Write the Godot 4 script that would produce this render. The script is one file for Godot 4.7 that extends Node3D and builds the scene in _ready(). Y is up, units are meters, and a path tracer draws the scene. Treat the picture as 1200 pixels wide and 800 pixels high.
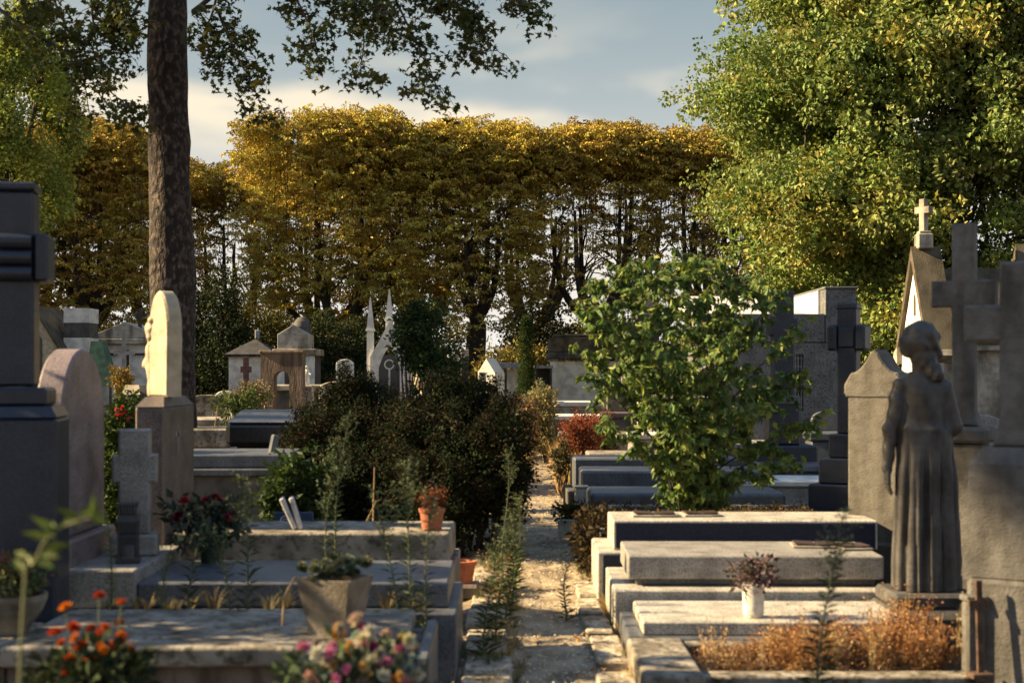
extends Node3D
# A cemetery path on an autumn evening. Lengths in metres, y up; the path runs away from the camera along -z.

const FOCAL := 1667.0      # focal length in photograph pixels (1200 wide)
const EYE := 1.6
const HORIZON := 440.0
var M := {}                # materials
var T := {}                # textures
var taken := {}
var rng := RandomNumberGenerator.new()
var wear := FastNoiseLite.new()

func px(x, d): return (x - 600.0) * d / FOCAL
func py(y, d): return EYE - (y - HORIZON) * d / FOCAL
func at(x, y, d): return Vector3(px(x, d), py(y, d), -d)
func lin(r, g, b): return Color(r, g, b).linear_to_srgb()
func rr(a, b): return rng.randf_range(a, b)

# ---------------------------------------------------------------- mesh builder
class Mb:
	extends RefCounted
	var v := PackedVector3Array()
	var n := PackedVector3Array()
	var c := PackedColorArray()
	var col := Color(1, 1, 1)
	func tri_n(a, b, d, na, nb, nd):
		v.append(a); v.append(b); v.append(d)
		n.append(na); n.append(nb); n.append(nd)
		c.append(col); c.append(col); c.append(col)
	func tri(a, b, d):
		var k = (d - a).cross(b - a)
		if k.length_squared() < 1e-16: return
		k = k.normalized()
		tri_n(a, b, d, k, k, k)
	func tri_out(a, b, d, mid):
		if (d - a).cross(b - a).dot((a + b + d) / 3.0 - mid) < 0: tri(a, d, b)
		else: tri(a, b, d)
	func quad(a, b, d, e):
		tri(a, b, d); tri(a, d, e)
	func quad_out(a, b, d, e, mid):
		tri_out(a, b, d, mid); tri_out(a, d, e, mid)
	# box with chamfered edges; xf places it
	func box(mid: Vector3, size: Vector3, ch := 0.012, xf := Transform3D()):
		var h = size / 2.0
		ch = minf(ch, minf(h.x, minf(h.y, h.z)) * 0.45)
		var ctr = xf * mid
		var p = func(sx, sy, sz, ax):
			var q = Vector3(sx * h.x, sy * h.y, sz * h.z)
			if ax != 0: q.x -= sx * ch
			if ax != 1: q.y -= sy * ch
			if ax != 2: q.z -= sz * ch
			return xf * (mid + q)
		for s in [-1, 1]:
			quad_out(p.call(s, -1, -1, 0), p.call(s, 1, -1, 0), p.call(s, 1, 1, 0), p.call(s, -1, 1, 0), ctr)
			quad_out(p.call(-1, s, -1, 1), p.call(1, s, -1, 1), p.call(1, s, 1, 1), p.call(-1, s, 1, 1), ctr)
			quad_out(p.call(-1, -1, s, 2), p.call(1, -1, s, 2), p.call(1, 1, s, 2), p.call(-1, 1, s, 2), ctr)
			for t in [-1, 1]:
				quad_out(p.call(s, t, -1, 0), p.call(s, t, 1, 0), p.call(s, t, 1, 1), p.call(s, t, -1, 1), ctr)
				quad_out(p.call(s, -1, t, 0), p.call(s, 1, t, 0), p.call(s, 1, t, 2), p.call(s, -1, t, 2), ctr)
				quad_out(p.call(-1, s, t, 1), p.call(1, s, t, 1), p.call(1, s, t, 2), p.call(-1, s, t, 2), ctr)
				for u in [-1, 1]:
					tri_out(p.call(s, t, u, 0), p.call(s, t, u, 1), p.call(s, t, u, 2), ctr)
	# worn block: rounded, slightly uneven faces and chipped edges
	func worn(mid: Vector3, size: Vector3, ch: float, amp: float, nf: FastNoiseLite):
		var h = size / 2.0
		ch = minf(ch, minf(h.x, minf(h.y, h.z)) * 0.45)
		var inner = h - Vector3.ONE * ch
		for ax in 3:
			var u = (ax + 1) % 3
			var w = (ax + 2) % 3
			var lines = []
			for k in [u, w]:
				var ls = [-h[k], -h[k] + ch * 0.5, -inner[k]]
				var n = clampi(int(2.0 * inner[k] / 0.06), 1, 44)
				for i in range(1, n): ls.append(-inner[k] + 2.0 * inner[k] * i / n)
				ls.append_array([inner[k], h[k] - ch * 0.5, h[k]])
				lines.append(ls)
			for s in [-1, 1]:
				var grid = []
				for a in lines[0]:
					var row = []
					for b in lines[1]:
						var q = Vector3.ZERO
						q[ax] = s * h[ax]
						q[u] = a
						q[w] = b
						var c0 = q.clamp(-inner, inner)
						var d = q - c0
						var nn = d.normalized()
						var edge = 1.0 - maxf(absf(nn.x), maxf(absf(nn.y), absf(nn.z)))
						var p = c0 + nn * ch
						var g = p + mid
						var dis = nf.get_noise_3dv(g * 5.0) * amp - maxf(0.0, nf.get_noise_3dv(g * 9.0 + Vector3(7, 3, 1)) - 0.12) * edge * 0.16
						row.append([mid + p + nn * dis, nn])
					grid.append(row)
				for i in grid.size() - 1:
					for j in grid[0].size() - 1:
						var A = grid[i][j]
						var B = grid[i + 1][j]
						var C = grid[i + 1][j + 1]
						var D = grid[i][j + 1]
						if s < 0:
							tri_n(A[0], B[0], C[0], A[1], B[1], C[1]); tri_n(A[0], C[0], D[0], A[1], C[1], D[1])
						else:
							tri_n(A[0], C[0], B[0], A[1], C[1], B[1]); tri_n(A[0], D[0], C[0], A[1], D[1], C[1])
	# frustum-like block: half sizes at the bottom and the top
	func taper(mid_b: Vector3, b: Vector2, h: float, t: Vector2, xf := Transform3D(), shift := Vector2.ZERO):
		var lo = []
		var hi = []
		for s in [[-1, -1], [1, -1], [1, 1], [-1, 1]]:
			lo.append(xf * (mid_b + Vector3(s[0] * b.x, 0, s[1] * b.y)))
			hi.append(xf * (mid_b + Vector3(s[0] * t.x + shift.x, h, s[1] * t.y + shift.y)))
		var ctr = xf * (mid_b + Vector3(shift.x / 2, h / 2, shift.y / 2))
		quad_out(lo[0], lo[1], lo[2], lo[3], ctr)
		quad_out(hi[0], hi[1], hi[2], hi[3], ctr)
		for i in 4:
			var j = (i + 1) % 4
			quad_out(lo[i], lo[j], hi[j], hi[i], ctr)
	# outline (x, y) pushed through z0..z1 with bevelled rims
	func prism(poly: PackedVector2Array, z0: float, z1: float, xf := Transform3D(), bev := 0.0):
		var area = 0.0
		for i in poly.size():
			area += poly[i].cross(poly[(i + 1) % poly.size()])
		if area < 0: poly.reverse()
		var inner = poly
		if bev > 0.0:
			var off = Geometry2D.offset_polygon(poly, -bev, Geometry2D.JOIN_MITER)
			inner = PackedVector2Array()
			var k = poly.size()
			for i in k:
				var d0 = (poly[i] - poly[(i + k - 1) % k]).normalized()
				var d1 = (poly[(i + 1) % k] - poly[i]).normalized()
				var m = (Vector2(-d0.y, d0.x) + Vector2(-d1.y, d1.x)).normalized()
				var co = maxf(0.4, m.dot(Vector2(-d0.y, d0.x)))
				inner.append(poly[i] + m * bev / co)
		var idx = Geometry2D.triangulate_polygon(inner)
		var b3 = bev
		for i in range(0, idx.size(), 3):
			var q = [inner[idx[i]], inner[idx[i + 1]], inner[idx[i + 2]]]
			var f = []
			var g = []
			for e in q:
				f.append(xf * Vector3(e.x, e.y, z1)); g.append(xf * Vector3(e.x, e.y, z0))
			var out = xf.basis * Vector3(0, 0, 1)
			var nf = (f[2] - f[0]).cross(f[1] - f[0])
			if nf.dot(out) < 0: tri(f[0], f[2], f[1])
			else: tri(f[0], f[1], f[2])
			var ng = (g[2] - g[0]).cross(g[1] - g[0])
			if ng.dot(out) > 0: tri(g[0], g[2], g[1])
			else: tri(g[0], g[1], g[2])
		var flip = xf.basis.determinant() < 0
		var rings = [[inner, z1], [poly, z1 - b3], [poly, z0 + b3], [inner, z0]] if bev > 0.0 else [[poly, z1], [poly, z0]]
		for r in rings.size() - 1:
			for i in poly.size():
				var j = (i + 1) % poly.size()
				var a = rings[r]
				var b = rings[r + 1]
				var p0 = xf * Vector3(a[0][i].x, a[0][i].y, a[1])
				var p1 = xf * Vector3(a[0][j].x, a[0][j].y, a[1])
				var p2 = xf * Vector3(b[0][j].x, b[0][j].y, b[1])
				var p3 = xf * Vector3(b[0][i].x, b[0][i].y, b[1])
				if flip: quad(p0, p3, p2, p1)
				else: quad(p0, p1, p2, p3)
	func tube(pts: Array, radii: Array, sides := 7, wob := 0.0, sd := 0):
		var rings = []
		var dirs = []
		var side = Vector3(1, 0, 0)
		for i in pts.size():
			var t = (pts[mini(i + 1, pts.size() - 1)] - pts[maxi(i - 1, 0)]).normalized()
			if absf(t.dot(side)) > 0.9: side = Vector3(0, 0, 1) if absf(t.z) < 0.9 else Vector3(0, 1, 0)
			side = (side - t * side.dot(t)).normalized()
			var up = t.cross(side)
			var ring = []
			for k in sides:
				var a = TAU * k / sides
				var w = 1.0
				if wob > 0.0:
					w += wob * (sin(a * 3 + i * 0.7 + sd) * 0.5 + sin(a * 2 - i * 0.43 + sd * 2) * 0.5 + sin(i * 1.9 + k * 2.3 + sd) * 0.5)
				ring.append((side * cos(a) + up * sin(a)) * radii[i] * w)
			rings.append(ring)
			dirs.append(t)
		for i in pts.size() - 1:
			for k in sides:
				var j = (k + 1) % sides
				var a = rings[i][k]
				var b = rings[i][j]
				var d = rings[i + 1][j]
				var e = rings[i + 1][k]
				var na = a.normalized()
				var nb = b.normalized()
				tri_n(pts[i] + a, pts[i + 1] + d, pts[i] + b, na, nb, nb)
				tri_n(pts[i] + a, pts[i + 1] + e, pts[i + 1] + d, na, na, nb)
		var z = pts.size() - 1
		for k in sides:
			var j = (k + 1) % sides
			if radii[z] > 0.0005: tri_out(pts[z], pts[z] + rings[z][k], pts[z] + rings[z][j], pts[z] - dirs[z])
			if radii[0] > 0.0005: tri_out(pts[0], pts[0] + rings[0][k], pts[0] + rings[0][j], pts[0] + dirs[0])
	# profile of [radius, y], turned round y
	func lathe(prof: Array, sides := 20, xf := Transform3D(), squash := 1.0):
		for i in prof.size() - 1:
			var r0 = prof[i][0]
			var r1 = prof[i + 1][0]
			var y0 = prof[i][1]
			var y1 = prof[i + 1][1]
			var nn = Vector2(y1 - y0, r0 - r1).normalized()
			for k in sides:
				var a = TAU * k / sides
				var b = TAU * (k + 1) / sides
				var p = func(r, y, t): return xf * Vector3(cos(t) * r, y, sin(t) * r * squash)
				var q = func(t): return (xf.basis * Vector3(cos(t) * nn.x, nn.y, sin(t) * nn.x)).normalized()
				var na = q.call(a)
				var nb = q.call(b)
				if r0 > 1e-5: tri_n(p.call(r0, y0, a), p.call(r0, y0, b), p.call(r1, y1, b), na, nb, nb)
				if r1 > 1e-5: tri_n(p.call(r0, y0, a), p.call(r1, y1, b), p.call(r1, y1, a), na, nb, na)
	func leaf(base: Vector3, dir: Vector3, side: Vector3, l: float, w: float, fold := 0.25, droop := 0.2):
		var up = side.cross(dir).normalized()
		var mid = base + dir * l * 0.45
		var tip = base + dir * l - up * l * droop
		var e1 = mid + side * w * 0.5 + up * w * fold
		var e2 = mid - side * w * 0.5 + up * w * fold
		tri(base, e1, tip); tri(base, tip, e2)
	func mesh():
		var arr = []
		arr.resize(Mesh.ARRAY_MAX)
		arr[Mesh.ARRAY_VERTEX] = v
		arr[Mesh.ARRAY_NORMAL] = n
		arr[Mesh.ARRAY_COLOR] = c
		var m = ArrayMesh.new()
		m.add_surface_from_arrays(Mesh.PRIMITIVE_TRIANGLES, arr)
		return m

# ---------------------------------------------------------------- nodes
func numbered(called):
	if not taken.has(called):
		taken[called] = 0
		return called
	taken[called] += 1
	return "%s_%03d" % [called, taken[called]]
func tag(o, label, category, group = "", kind = ""):
	if label: o.set_meta("label", label)
	if category: o.set_meta("category", category)
	if group: o.set_meta("group", group)
	if kind: o.set_meta("kind", kind)
	return o
func thing(called, label, category, where = Vector3.ZERO, turn = 0.0, group = ""):
	var o := Node3D.new()
	o.name = numbered(called)
	add_child(o)
	o.position = where
	o.rotation.y = deg_to_rad(turn)
	return tag(o, label, category, group)
func part(parent, called, mb, mat):
	var o := MeshInstance3D.new()
	o.name = called if parent != self else numbered(called)
	o.mesh = mb.mesh() if mb is Mb else mb
	o.material_override = mat
	parent.add_child(o, true)
	return o
func bx(parent, called, x0, x1, y0, y1, dn, df, mat, ch = 0.012):
	# a chamfered block between world limits (dn, df: near and far distance), as a part of an unturned thing
	var b := Mb.new()
	var mid = Vector3((x0 + x1) / 2, (y0 + y1) / 2, -(dn + df) / 2) - parent.position
	if dn < 14.0 and mat.resource_name in ["slab_weathered", "slab_side", "stone_dark", "granite_pale", "granite_grey", "granite_slate", "granite_brown"]:
		wear.seed = taken.size() * 7 + int(x0 * 100.0)
		b.worn(mid, Vector3(x1 - x0, y1 - y0, df - dn), maxf(ch, 0.012), 0.006 if mat.resource_name.begins_with("sl") or mat.resource_name.begins_with("st") else 0.002, wear)
	else:
		b.box(mid, Vector3(x1 - x0, y1 - y0, df - dn), ch)
	return part(parent, called, b, mat)
func lb(parent, called, mid, size, mat, ch = 0.012):
	var b := Mb.new()
	b.box(mid, size, ch)
	return part(parent, called, b, mat)
func scatter(parent, called, mesh, mat, where: Array, tints: Array, kind = "stuff"):
	var mm := MultiMesh.new()
	mm.transform_format = MultiMesh.TRANSFORM_3D
	mm.use_colors = true
	mm.mesh = mesh
	mm.instance_count = where.size()
	for i in where.size():
		mm.set_instance_transform(i, where[i])
		mm.set_instance_color(i, tints[i])
	var o := MultiMeshInstance3D.new()
	o.name = called if parent != self else numbered(called)
	o.multimesh = mm
	o.material_override = mat
	parent.add_child(o, true)
	if kind: o.set_meta("kind", kind)
	return o
func turned(s = 1.0, flat = 1.0):
	# a random basis; flat < 1 keeps it near upright
	var b := Basis(Vector3.UP, rr(0, TAU))
	b = Basis(Vector3(rr(-1, 1), 0.01, rr(-1, 1)).normalized(), rr(0, PI) * flat) * b
	return b.scaled(Vector3.ONE * s)
func tint(c: Color, vary := 0.2):
	var k = rr(1.0 - vary, 1.0 + vary)
	return Color(c.r * k * rr(0.93, 1.07), c.g * k * rr(0.95, 1.05), c.b * k)

# ---------------------------------------------------------------- textures and materials
func noise_tex(called, type, freq, octaves, stops: Array, size = 512, sd = 1, ret = -1):
	var f := FastNoiseLite.new()
	f.noise_type = type
	f.frequency = freq
	f.seed = sd
	f.fractal_type = FastNoiseLite.FRACTAL_FBM if octaves > 1 else FastNoiseLite.FRACTAL_NONE
	f.fractal_octaves = octaves
	if ret >= 0: f.cellular_return_type = ret
	var g := Gradient.new()
	var offs := PackedFloat32Array()
	var cols := PackedColorArray()
	for s in stops:
		offs.append(s[0]); cols.append(s[1] if s[1] is Color else Color(s[1], s[1], s[1]))
	g.offsets = offs
	g.colors = cols
	var t := NoiseTexture2D.new()
	t.width = size
	t.height = size
	t.seamless = true
	t.seamless_blend_skirt = 0.15
	t.noise = f
	t.color_ramp = g
	T[called] = t
func mat(called, color, rough = 0.8, opt = {}):
	var m := StandardMaterial3D.new()
	m.resource_name = called
	m.albedo_color = color
	m.roughness = rough
	m.metallic_specular = opt.get("spec", 0.5)
	m.metallic = opt.get("metal", 0.0)
	if opt.has("tex"):
		m.albedo_texture = T[opt.tex]
		m.uv1_triplanar = true
		m.uv1_world_triplanar = opt.get("world", true)
		var s = opt.get("s", 1.0)
		m.uv1_scale = s if s is Vector3 else Vector3.ONE * s
	if opt.has("stain"):
		m.detail_enabled = true
		m.detail_albedo = T[opt.stain]
		m.detail_blend_mode = BaseMaterial3D.BLEND_MODE_MUL
		m.detail_uv_layer = BaseMaterial3D.DETAIL_UV_2
		m.uv2_triplanar = true
		m.uv2_world_triplanar = true
		var s2 = opt.get("s2", 1.0)
		m.uv2_scale = s2 if s2 is Vector3 else Vector3.ONE * s2
	if opt.has("bump"):
		m.heightmap_enabled = true
		m.heightmap_texture = T[opt.bump]
		m.heightmap_scale = opt.get("h", 0.3)
		m.uv1_triplanar = true
		m.uv1_world_triplanar = opt.get("world", true)
		var s = opt.get("s", 1.0)
		m.uv1_scale = s if s is Vector3 else Vector3.ONE * s
	if opt.get("leaf", false):
		m.vertex_color_use_as_albedo = true
		m.cull_mode = BaseMaterial3D.CULL_DISABLED
		m.backlight_enabled = true
		m.backlight = opt.get("back", Color(0.75, 0.75, 0.6))
	if opt.get("tinted", false):
		m.vertex_color_use_as_albedo = true
	if opt.has("coat"):
		m.clearcoat_enabled = true
		m.clearcoat = opt.coat
		m.clearcoat_roughness = 0.15
	M[called] = m
	return m

func make_materials():
	var SX = FastNoiseLite.TYPE_SIMPLEX_SMOOTH
	var CE = FastNoiseLite.TYPE_CELLULAR
	noise_tex("speckle", CE, 0.11, 1, [[0.0, 0.58], [0.25, 0.74], [0.45, 0.9], [0.7, 1.0], [0.85, 0.8], [1.0, 0.96]], 512, 3, FastNoiseLite.RETURN_CELL_VALUE)
	noise_tex("mottle", SX, 0.012, 5, [[0.0, 0.76], [0.45, 0.9], [0.6, 0.96], [1.0, 1.0]], 512, 5)
	noise_tex("stain", SX, 0.008, 6, [[0.0, Color(0.5, 0.48, 0.45)], [0.35, Color(0.72, 0.7, 0.67)], [0.6, Color(0.92, 0.9, 0.87)], [1.0, Color(1, 1, 1)]], 512, 11)
	noise_tex("lichen", SX, 0.03, 5, [[0.0, Color(1, 1, 1)], [0.55, Color(1, 0.99, 0.97)], [0.64, Color(0.86, 0.84, 0.78)], [0.75, Color(0.68, 0.67, 0.6)], [1.0, Color(0.52, 0.51, 0.45)]], 512, 21)
	noise_tex("dapple_lichen", SX, 0.05, 4, [[0.0, 0.5], [0.42, 0.75], [0.55, 1.0], [1.0, 0.92]], 512, 23)
	noise_tex("rough_bump", SX, 0.045, 5, [[0.0, 0.0], [1.0, 1.0]], 512, 31)
	noise_tex("stone_pits", CE, 0.06, 2, [[0.0, 0.0], [0.35, 0.8], [1.0, 1.0]], 512, 33)
	noise_tex("bark_bump", SX, 0.02, 5, [[0.0, 0.0], [0.4, 0.25], [0.55, 0.8], [1.0, 1.0]], 512, 41)
	noise_tex("bark_tone", SX, 0.016, 5, [[0.0, Color(0.34, 0.32, 0.32)], [0.45, Color(0.5, 0.46, 0.45)], [0.6, Color(0.66, 0.61, 0.58)], [0.66, Color(1.0, 0.98, 0.94)], [1.0, Color(1, 0.98, 0.92)]], 512, 43)
	noise_tex("gravel", CE, 0.09, 2, [[0.0, Color(0.55, 0.52, 0.47)], [0.35, Color(0.8, 0.76, 0.7)], [0.7, Color(0.95, 0.92, 0.86)], [1.0, Color(1, 1, 1)]], 1024, 51)
	noise_tex("soil", SX, 0.03, 6, [[0.0, Color(0.42, 0.36, 0.3)], [0.5, Color(0.75, 0.68, 0.58)], [1.0, Color(1, 0.95, 0.86)]], 512, 53)
	noise_tex("tile_moss", SX, 0.06, 4, [[0.0, Color(0.5, 0.45, 0.38)], [0.45, Color(0.82, 0.77, 0.7)], [0.6, Color(0.56, 0.54, 0.46)], [1.0, Color(0.95, 0.92, 0.86)]], 512, 57)

	var gran = {"tex": "speckle", "s": 3.6, "stain": "mottle", "s2": 0.7, "bump": "rough_bump", "h": 0.05}
	mat("granite_grey", lin(0.42, 0.395, 0.365), 0.62, gran)
	mat("granite_pale", lin(0.7, 0.65, 0.56), 0.6, gran)
	mat("granite_pink", lin(0.35, 0.275, 0.275), 0.5, gran)
	mat("granite_brown", lin(0.22, 0.175, 0.155), 0.5, gran)
	mat("granite_slate", lin(0.15, 0.16, 0.185), 0.45, gran)
	mat("granite_blue", lin(0.028, 0.037, 0.064), 0.42, gran)
	mat("granite_navy", lin(0.018, 0.025, 0.055), 0.4, {"tex": "speckle", "s": 3.0, "spec": 0.35})
	mat("granite_black", lin(0.028, 0.028, 0.032), 0.2, {"tex": "speckle", "s": 3.0})
	mat("granite_wall", lin(0.2, 0.2, 0.205), 0.7, {"tex": "speckle", "s": 1.3, "stain": "mottle", "s2": 0.5, "bump": "rough_bump", "h": 0.15})
	mat("stone_weathered", lin(0.18, 0.17, 0.157), 0.9, {"tex": "mottle", "s": 2.0, "stain": "stain", "s2": Vector3(1.5, 0.24, 1.5), "bump": "stone_pits", "h": 0.5})
	mat("stone_cross", lin(0.2, 0.196, 0.192), 0.9, {"tex": "mottle", "s": 2.2, "stain": "stain", "s2": Vector3(1.3, 0.3, 1.3), "bump": "stone_pits", "h": 0.5})
	mat("stone_pale", lin(0.56, 0.52, 0.45), 0.88, {"tex": "mottle", "s": 0.9, "stain": "stain", "s2": Vector3(0.5, 0.2, 0.5), "bump": "rough_bump", "h": 0.3})
	mat("stone_white", lin(0.78, 0.76, 0.7), 0.85, {"tex": "mottle", "s": 0.45, "bump": "rough_bump", "h": 0.12})
	mat("stone_cream", lin(0.52, 0.44, 0.31), 0.8, {"tex": "mottle", "s": 1.2, "bump": "rough_bump", "h": 0.2})
	mat("stone_mossy", lin(0.26, 0.25, 0.225), 0.95, {"tex": "tile_moss", "s": 1.2, "stain": "stain", "s2": 0.6, "bump": "stone_pits", "h": 0.8})
	mat("stone_dark", lin(0.13, 0.125, 0.125), 0.85, {"tex": "mottle", "s": 0.8, "stain": "stain", "s2": Vector3(0.7, 0.3, 0.7), "bump": "rough_bump", "h": 0.4})
	mat("stone_brown", lin(0.21, 0.155, 0.12), 0.9, {"tex": "stain", "s": Vector3(1.2, 0.25, 1.2), "bump": "rough_bump", "h": 0.5})
	mat("statue_stone", lin(0.095, 0.09, 0.091), 0.55, {"tex": "mottle", "s": 3.0, "stain": "stain", "s2": Vector3(1.6, 0.7, 1.6), "bump": "rough_bump", "h": 0.18})
	mat("slab_weathered", lin(0.33, 0.31, 0.28), 0.9, {"tex": "lichen", "s": 0.8, "stain": "stain", "s2": 0.8, "bump": "rough_bump", "h": 0.6})
	mat("slab_side", lin(0.25, 0.21, 0.195), 0.9, {"tex": "stain", "s": Vector3(1.3, 0.5, 1.3), "bump": "rough_bump", "h": 0.5})
	mat("concrete", lin(0.3, 0.265, 0.215), 0.9, {"tex": "stain", "s": 1.6, "bump": "stone_pits", "h": 0.3})
	mat("paving", lin(0.56, 0.51, 0.43), 0.92, {"tex": "lichen", "s": 0.9, "stain": "stain", "s2": 1.1, "bump": "rough_bump", "h": 0.8})
	mat("path_gravel", lin(0.68, 0.62, 0.52), 0.95, {"tex": "gravel", "s": 1.7, "stain": "stain", "s2": 0.5, "bump": "gravel", "h": 1.2})
	mat("ground_soil", lin(0.17, 0.135, 0.095), 0.95, {"tex": "soil", "s": 1.0, "stain": "stain", "s2": 0.21, "bump": "gravel", "h": 1.5})
	mat("earth", lin(0.085, 0.06, 0.04), 0.95, {"tex": "soil", "s": 2.0, "bump": "gravel", "h": 2.0})
	mat("terracotta", lin(0.42, 0.13, 0.06), 0.75, {"tex": "mottle", "s": 3.0, "bump": "rough_bump", "h": 0.1})
	mat("plastic_green", lin(0.012, 0.03, 0.018), 0.45)
	mat("plastic_white", lin(0.68, 0.66, 0.6), 0.5, {"tex": "mottle", "s": 4.0})
	mat("iron", lin(0.05, 0.045, 0.045), 0.6, {"tex": "mottle", "s": 5.0, "bump": "rough_bump", "h": 0.15})
	mat("iron_rusty", lin(0.13, 0.075, 0.05), 0.85, {"tex": "stain", "s": 3.0, "bump": "rough_bump", "h": 0.2})
	mat("copper_green", lin(0.04, 0.13, 0.1), 0.7, {"tex": "stain", "s": 1.5})
	mat("zinc", lin(0.27, 0.28, 0.3), 0.5, {"tex": "mottle", "s": 0.8})
	mat("slate_roof", lin(0.075, 0.075, 0.08), 0.8, {"tex": "dapple_lichen", "s": 1.5, "stain": "stain", "s2": 0.8, "bump": "stone_pits", "h": 0.6})
	mat("opening_shade", lin(0.075, 0.068, 0.062), 0.6, {"tex": "mottle", "s": 1.5, "bump": "rough_bump", "h": 0.3})  # dark tone standing for the shade inside doors and windows
	mat("bronze", lin(0.09, 0.06, 0.055), 0.4, {"metal": 0.3, "tex": "mottle", "s": 6.0})
	mat("marble_plaque", lin(0.62, 0.6, 0.58), 0.45, {"tex": "mottle", "s": 3.0})
	mat("enamel_blue", lin(0.03, 0.05, 0.11), 0.35)
	mat("bark_dark", lin(0.062, 0.05, 0.045), 0.95, {"tex": "mottle", "s": 1.0, "bump": "bark_bump", "h": 2.0})
	mat("bark_maple", lin(0.15, 0.122, 0.11), 0.95, {"tex": "bark_tone", "s": Vector3(1.6, 0.75, 1.6), "stain": "mottle", "s2": 0.6, "bump": "bark_bump", "h": 2.2})
	mat("twig", lin(0.06, 0.045, 0.038), 0.9)
	mat("twig_dry", lin(0.36, 0.24, 0.12), 0.9)
	mat("stem_green", lin(0.08, 0.1, 0.05), 0.8)
	mat("leaves", Color(1, 1, 1), 0.55, {"leaf": true, "spec": 0.35})
	mat("leaves_dull", Color(1, 1, 1), 0.8, {"leaf": true, "spec": 0.2, "back": Color(0.52, 0.5, 0.4)})
	mat("petals", Color(1, 1, 1), 0.7, {"leaf": true, "spec": 0.2})
	mat("pebbles", Color(1, 1, 1), 0.9, {"tinted": true})
	var g = mat("glass_dark", Color(0.2, 0.22, 0.25, 0.35), 0.08)
	g.transparency = BaseMaterial3D.TRANSPARENCY_ALPHA
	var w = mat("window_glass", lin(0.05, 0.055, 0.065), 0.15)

# ---------------------------------------------------------------- sky
func make_sky():
	var w := 2048
	var h := 1024
	var data := PackedFloat32Array()
	data.resize(w * h * 3)
	var f := FastNoiseLite.new()
	f.seed = 7
	f.noise_type = FastNoiseLite.TYPE_SIMPLEX_SMOOTH
	f.fractal_octaves = 5
	f.frequency = 1.0
	var stops = [[0.0, Vector3(0.46, 0.435, 0.40)], [6.0, Vector3(0.35, 0.35, 0.335)], [11.0, Vector3(0.215, 0.245, 0.252)], [16.0, Vector3(0.135, 0.178, 0.203)], [40.0, Vector3(0.13, 0.185, 0.275)], [90.0, Vector3(0.125, 0.19, 0.34)]]
	var cream = Vector3(0.5, 0.435, 0.33)
	for y in h:
		var el = 90.0 - (y + 0.5) / h * 180.0
		var base = Vector3(0.1, 0.085, 0.065)
		if el >= 0:
			for i in stops.size() - 1:
				if el >= stops[i][0]:
					base = stops[i][1].lerp(stops[i + 1][1], clampf((el - stops[i][0]) / (stops[i + 1][0] - stops[i][0]), 0, 1))
		var band = exp(-pow((el - 10.6) / 2.1, 2.0)) * 1.0 + exp(-pow((el - 5.0) / 3.0, 2.0)) * 0.45 + 0.28 * exp(-pow((el - 24.0) / 8.0, 2.0))
		for x in w:
			var c = base
			if el > 0.0 and el < 50.0:
				var az = TAU * x / w
				var p = Vector3(cos(az) * 3.2, el * 0.24 + sin(az * 3.0) * 0.05, sin(az) * 3.2)
				var k = f.get_noise_3dv(p) * 0.75 + 0.46 + 0.3 * f.get_noise_3dv(p * Vector3(3.1, 2.6, 3.1) + Vector3(9, 2, 4))
				k = clampf(smoothstep(0.3, 0.78, k) * band, 0, 1)
				c = base.lerp(cream, k * 0.9)
			var i = (y * w + x) * 3
			data[i] = c.x; data[i + 1] = c.y; data[i + 2] = c.z
	var im := Image.create_from_data(w, h, false, Image.FORMAT_RGBF, data.to_byte_array())
	var m := PanoramaSkyMaterial.new()
	m.panorama = ImageTexture.create_from_image(im)
	return m

# ---------------------------------------------------------------- foliage
func clump(n, rad, l, w, flat = 1.0, dome = 0.0, vary = 0.25):
	# n leaf-sized faces round a centre; flat squeezes the height, dome makes an umbrella of drooping leaves
	var b := Mb.new()
	for i in n:
		var o = Vector3(rr(-1, 1), rr(-1, 1), rr(-1, 1))
		while o.length() > 1.0: o = Vector3(rr(-1, 1), rr(-1, 1), rr(-1, 1))
		o = o.normalized() * sqrt(o.length())
		var dir = o
		o.y *= flat
		if dome > 0.0:
			o.y = absf(o.y) * 0.4 - dome * Vector2(o.x, o.z).length_squared()
			dir = Vector3(o.x, -dome * 0.6 + rr(-0.3, 0.3), o.z)
		dir = (dir + Vector3(rr(-0.7, 0.7), rr(-0.7, 0.4), rr(-0.7, 0.7))).normalized()
		var side = dir.cross(Vector3(rr(-0.5, 0.5), 1, rr(-0.5, 0.5))).normalized()
		var k = rr(1.0 - vary, 1.0 + vary)
		b.col = Color(k * rr(0.92, 1.1), k, k * rr(0.85, 1.1))
		b.leaf(o * rad, dir, side, l * rr(0.7, 1.2), w * rr(0.7, 1.2), rr(0.05, 0.35), rr(0.0, 0.3))
	return b.mesh()
func lobed_leaf(size):
	# a maple leaf with five pointed lobes on a short stalk, cupped a little
	var b := Mb.new()
	var rim = [Vector2(0, -0.05), Vector2(0.22, -0.12), Vector2(0.45, -0.05), Vector2(0.28, 0.14), Vector2(0.6, 0.36), Vector2(0.27, 0.42), Vector2(0.16, 0.62), Vector2(0, 0.95), Vector2(-0.16, 0.62), Vector2(-0.27, 0.42), Vector2(-0.6, 0.36), Vector2(-0.28, 0.14), Vector2(-0.45, -0.05), Vector2(-0.22, -0.12)]
	var p = func(q): return Vector3(q.x, -0.22 * q.length_squared() + 0.16 * absf(q.x), q.y) * size
	for i in rim.size():
		b.tri(p.call(Vector2(0, 0.15)), p.call(rim[i]), p.call(rim[(i + 1) % rim.size()]))
	return b
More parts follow.
